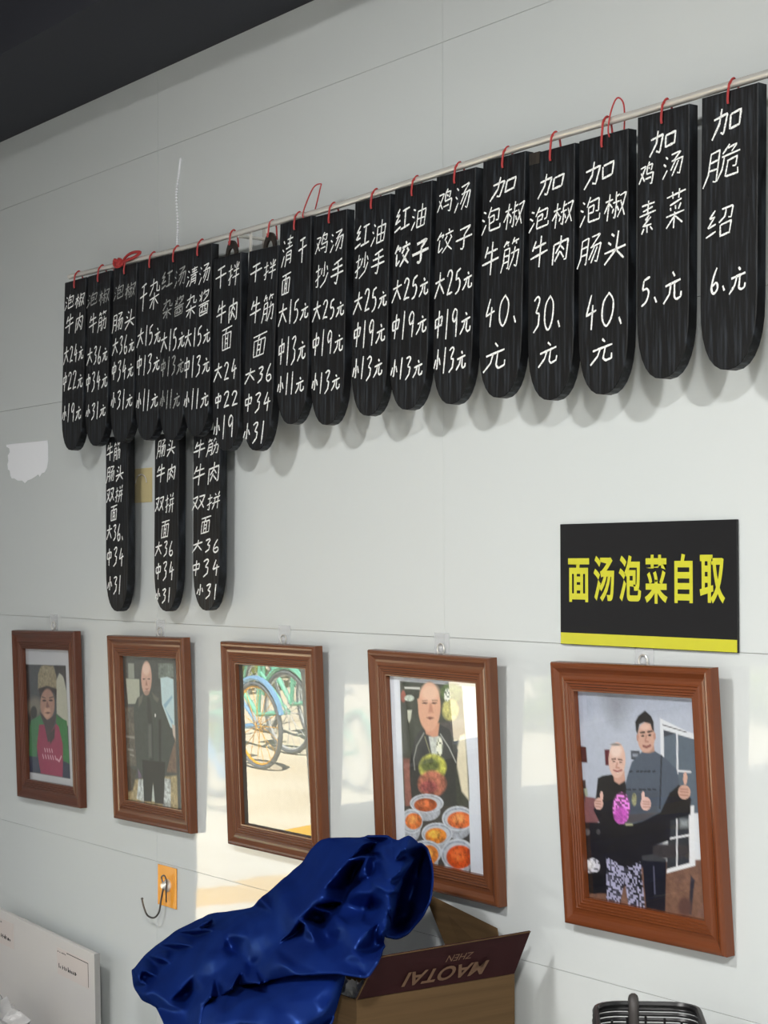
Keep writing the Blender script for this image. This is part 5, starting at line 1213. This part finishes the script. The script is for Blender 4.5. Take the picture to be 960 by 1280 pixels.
# ------------------------------------------------------------------ black wire basket at lower right
bk = thing('wire_basket', 'black wire basket with taped grey handle at the lower right edge', 'basket', (-2.175, -0.21, 0.4905), Euler((0, 0, math.radians(-40))))
def rrect(a, b, r, z, n=6):
    out = []
    for (sx, sy, a0) in ((1, 1, 0), (-1, 1, 90), (-1, -1, 180), (1, -1, 270)):
        for k in range(n + 1):
            an = math.radians(a0 + 90 * k / n)
            out.append((sx * (a - r) + r * math.cos(an), sy * (b - r) + r * math.sin(an), z))
    return out
for k in range(14):
    z = 0.337 - 0.0085 * k if k < 10 else 0.337 - 0.0085 * 10 - 0.055 * (k - 9)
    s = 1.0 - (0.028 if k == 0 else 0.010 if k == 1 else 0.0) - max(0, k - 9) * 0.03
    MB().tube(rrect(0.110 * s, 0.085 * s, 0.045, z), 0.0036 if k else 0.0052, 6, closed=True).build('rim_wire', M['black_wire'], bk, smooth=True)
for k in range(16):
    an = 2 * PI * k / 16
    x, y = 0.104 * math.cos(an), 0.079 * math.sin(an)
    MB().tube([(x, y, 0.318), (x * 0.98, y * 0.98, 0.20), (x * 0.82, y * 0.82, 0.004)], 0.0022, 5).build('upright_wire', M['black_wire'], bk)
MB().tube(rrect(0.088, 0.066, 0.035, 0.005), 0.004, 6, closed=True).build('base_wire', M['black_wire'], bk)
hp = [(-0.114, -0.02, 0.20), (-0.117, -0.02, 0.28), (-0.114, -0.02, 0.334), (-0.104, -0.02, 0.347), (-0.092, -0.02, 0.334), (-0.090, -0.02, 0.28), (-0.092, -0.02, 0.20)]
MB().tube(catmull(hp, 4), 0.0085, 10).build('taped_handle', M['handle'], bk, smooth=True)

# ------------------------------------------------------------------ the street, seen only as reflections
def bicycle(x, y, rz, m, mr, label):
    t = thing('bicycle', label, 'bicycle', (x, y, -0.02), Euler((0, 0, rz)), group='bicycles parked in the street')
    t.scale = (0.78, 0.78, 0.78)
    R = 0.33
    for wx in (-0.52, 0.52):
        tyre = MB().tube([(wx + R * math.cos(a), 0, R + 0.018 + R * math.sin(a)) for a in [2 * PI * k / 36 for k in range(36)]], 0.019, 8, closed=True).build('wheel', M['tyre'], t, smooth=True)
        sp = MB()
        for k in range(18):
            a = 2 * PI * k / 18
            sp.tube([(wx, 0.02 * (-1) ** k, R + 0.018), (wx + 0.315 * math.cos(a), 0, R + 0.018 + 0.315 * math.sin(a))], 0.003, 4)
        sp.tube([(wx + 0.31 * math.cos(a), 0, R + 0.018 + 0.31 * math.sin(a)) for a in [2 * PI * k / 30 for k in range(30)]], 0.010, 6, closed=True)
        sp.build('spokes', mr, tyre)
        fd = [(wx + 0.375 * math.cos(math.radians(a)), 0, R + 0.018 + 0.375 * math.sin(math.radians(a))) for a in range(20, 175, 12)]
        MB().tube(fd, 0.022, 6).build('fender', m, t, smooth=True)
    fr = MB().tube([(-0.52, 0, 0.348), (-0.06, 0, 0.30), (0.42, 0, 0.74)], 0.022, 8).tube([(-0.06, 0, 0.30), (-0.17, 0, 0.85)], 0.020, 8).tube([(-0.52, 0, 0.348), (-0.15, 0, 0.66)], 0.014, 8)
    fr.tube([(0.52, 0, 0.348), (0.44, 0, 0.66), (0.38, 0, 0.98)], 0.018, 8)
    fr.build('bicycle_frame', m, t)
    MB().tube(catmull([(0.30, -0.28, 1.04), (0.40, -0.20, 1.05), (0.38, 0, 1.0), (0.40, 0.20, 1.05), (0.30, 0.28, 1.04)], 4), 0.014, 8).build('handlebar', M['dark_steel'], t, smooth=True)
    MB().box(-0.30, -0.06, -0.07, 0.07, 0.85, 0.90).build('saddle', M['tyre'], t, bevel=0.015)
    bs = MB()
    for z in (0.72, 0.80, 0.88, 0.96):
        s = 0.8 + (z - 0.72) * 0.8
        bs.tube([(0.58 - 0.13 * s, -0.16 * s, z), (0.58 + 0.13 * s, -0.16 * s, z), (0.58 + 0.13 * s, 0.16 * s, z), (0.58 - 0.13 * s, 0.16 * s, z)], 0.006, 5, closed=True)
    for sx in (-1, 0, 1):
        for sy in (-1, 1):
            bs.tube([(0.58 + 0.104 * sx, 0.128 * sy, 0.72), (0.58 + 0.13 * sx, 0.16 * sy, 0.96)], 0.005, 5)
    bs.build('basket', m, t)
bicycle(-10.2, -3.70, math.radians(180), M['bike_blue'], M['rim_yellow'], 'blue bicycle with yellow spokes outside, mirrored in the middle frame')
bicycle(-10.55, -4.13, math.radians(178), M['bike_green'], M['rim'], 'mint green bicycle beside the blue one, mirrored in the middle frame')
bicycle(-10.80, -4.56, math.radians(186), M['bike_green'], M['rim'], 'mint green bicycle further along the street, mirrored in the wall')
bicycle(-10.95, -5.05, math.radians(190), M['bike_green'], M['rim'], 'farthest mint green bicycle in the street row')
rl = random.Random(9)
for hx, hy, hw, hh, hl in ((-14.0, -5.6, 1.4, 1.4, 'directly behind the bicycles'), (-13.8, -8.9, 1.5, 1.6, 'second along the street'), (-13.0, -12.2, 1.5, 1.5, 'third along the street'), (-12.2, -15.6, 1.5, 1.7, 'farthest down the street')):
    hb = MB()
    for k in range(1500):
        a, b = rl.uniform(0, 2 * PI), rl.uniform(0, PI)
        rr = rl.uniform(0.75, 1.0)
        c = Vector((math.cos(a) * math.sin(b) * 1.0 * rr, math.sin(a) * math.sin(b) * hw * rr, hh * 0.5 * (1 + math.cos(b) * rr)))
        d1 = Vector((rl.uniform(-1, 1), rl.uniform(-1, 1), rl.uniform(-1, 1))).normalized() * 0.09
        d2 = d1.cross(Vector((rl.uniform(-1, 1), rl.uniform(-1, 1), rl.uniform(-1, 1)))).normalized() * 0.05
        hb.add([c - d1, c + d2, c + d1, c - d2], [(0, 1, 2, 3)])
    o = mesh_obj('hedge', hb.v, hb.f, M['leaf'])
    o.location = (hx, hy, -0.02)
    tag(o, 'leafy green hedge ' + hl + ', glimpsed only in reflections', 'hedge', 'street hedges')
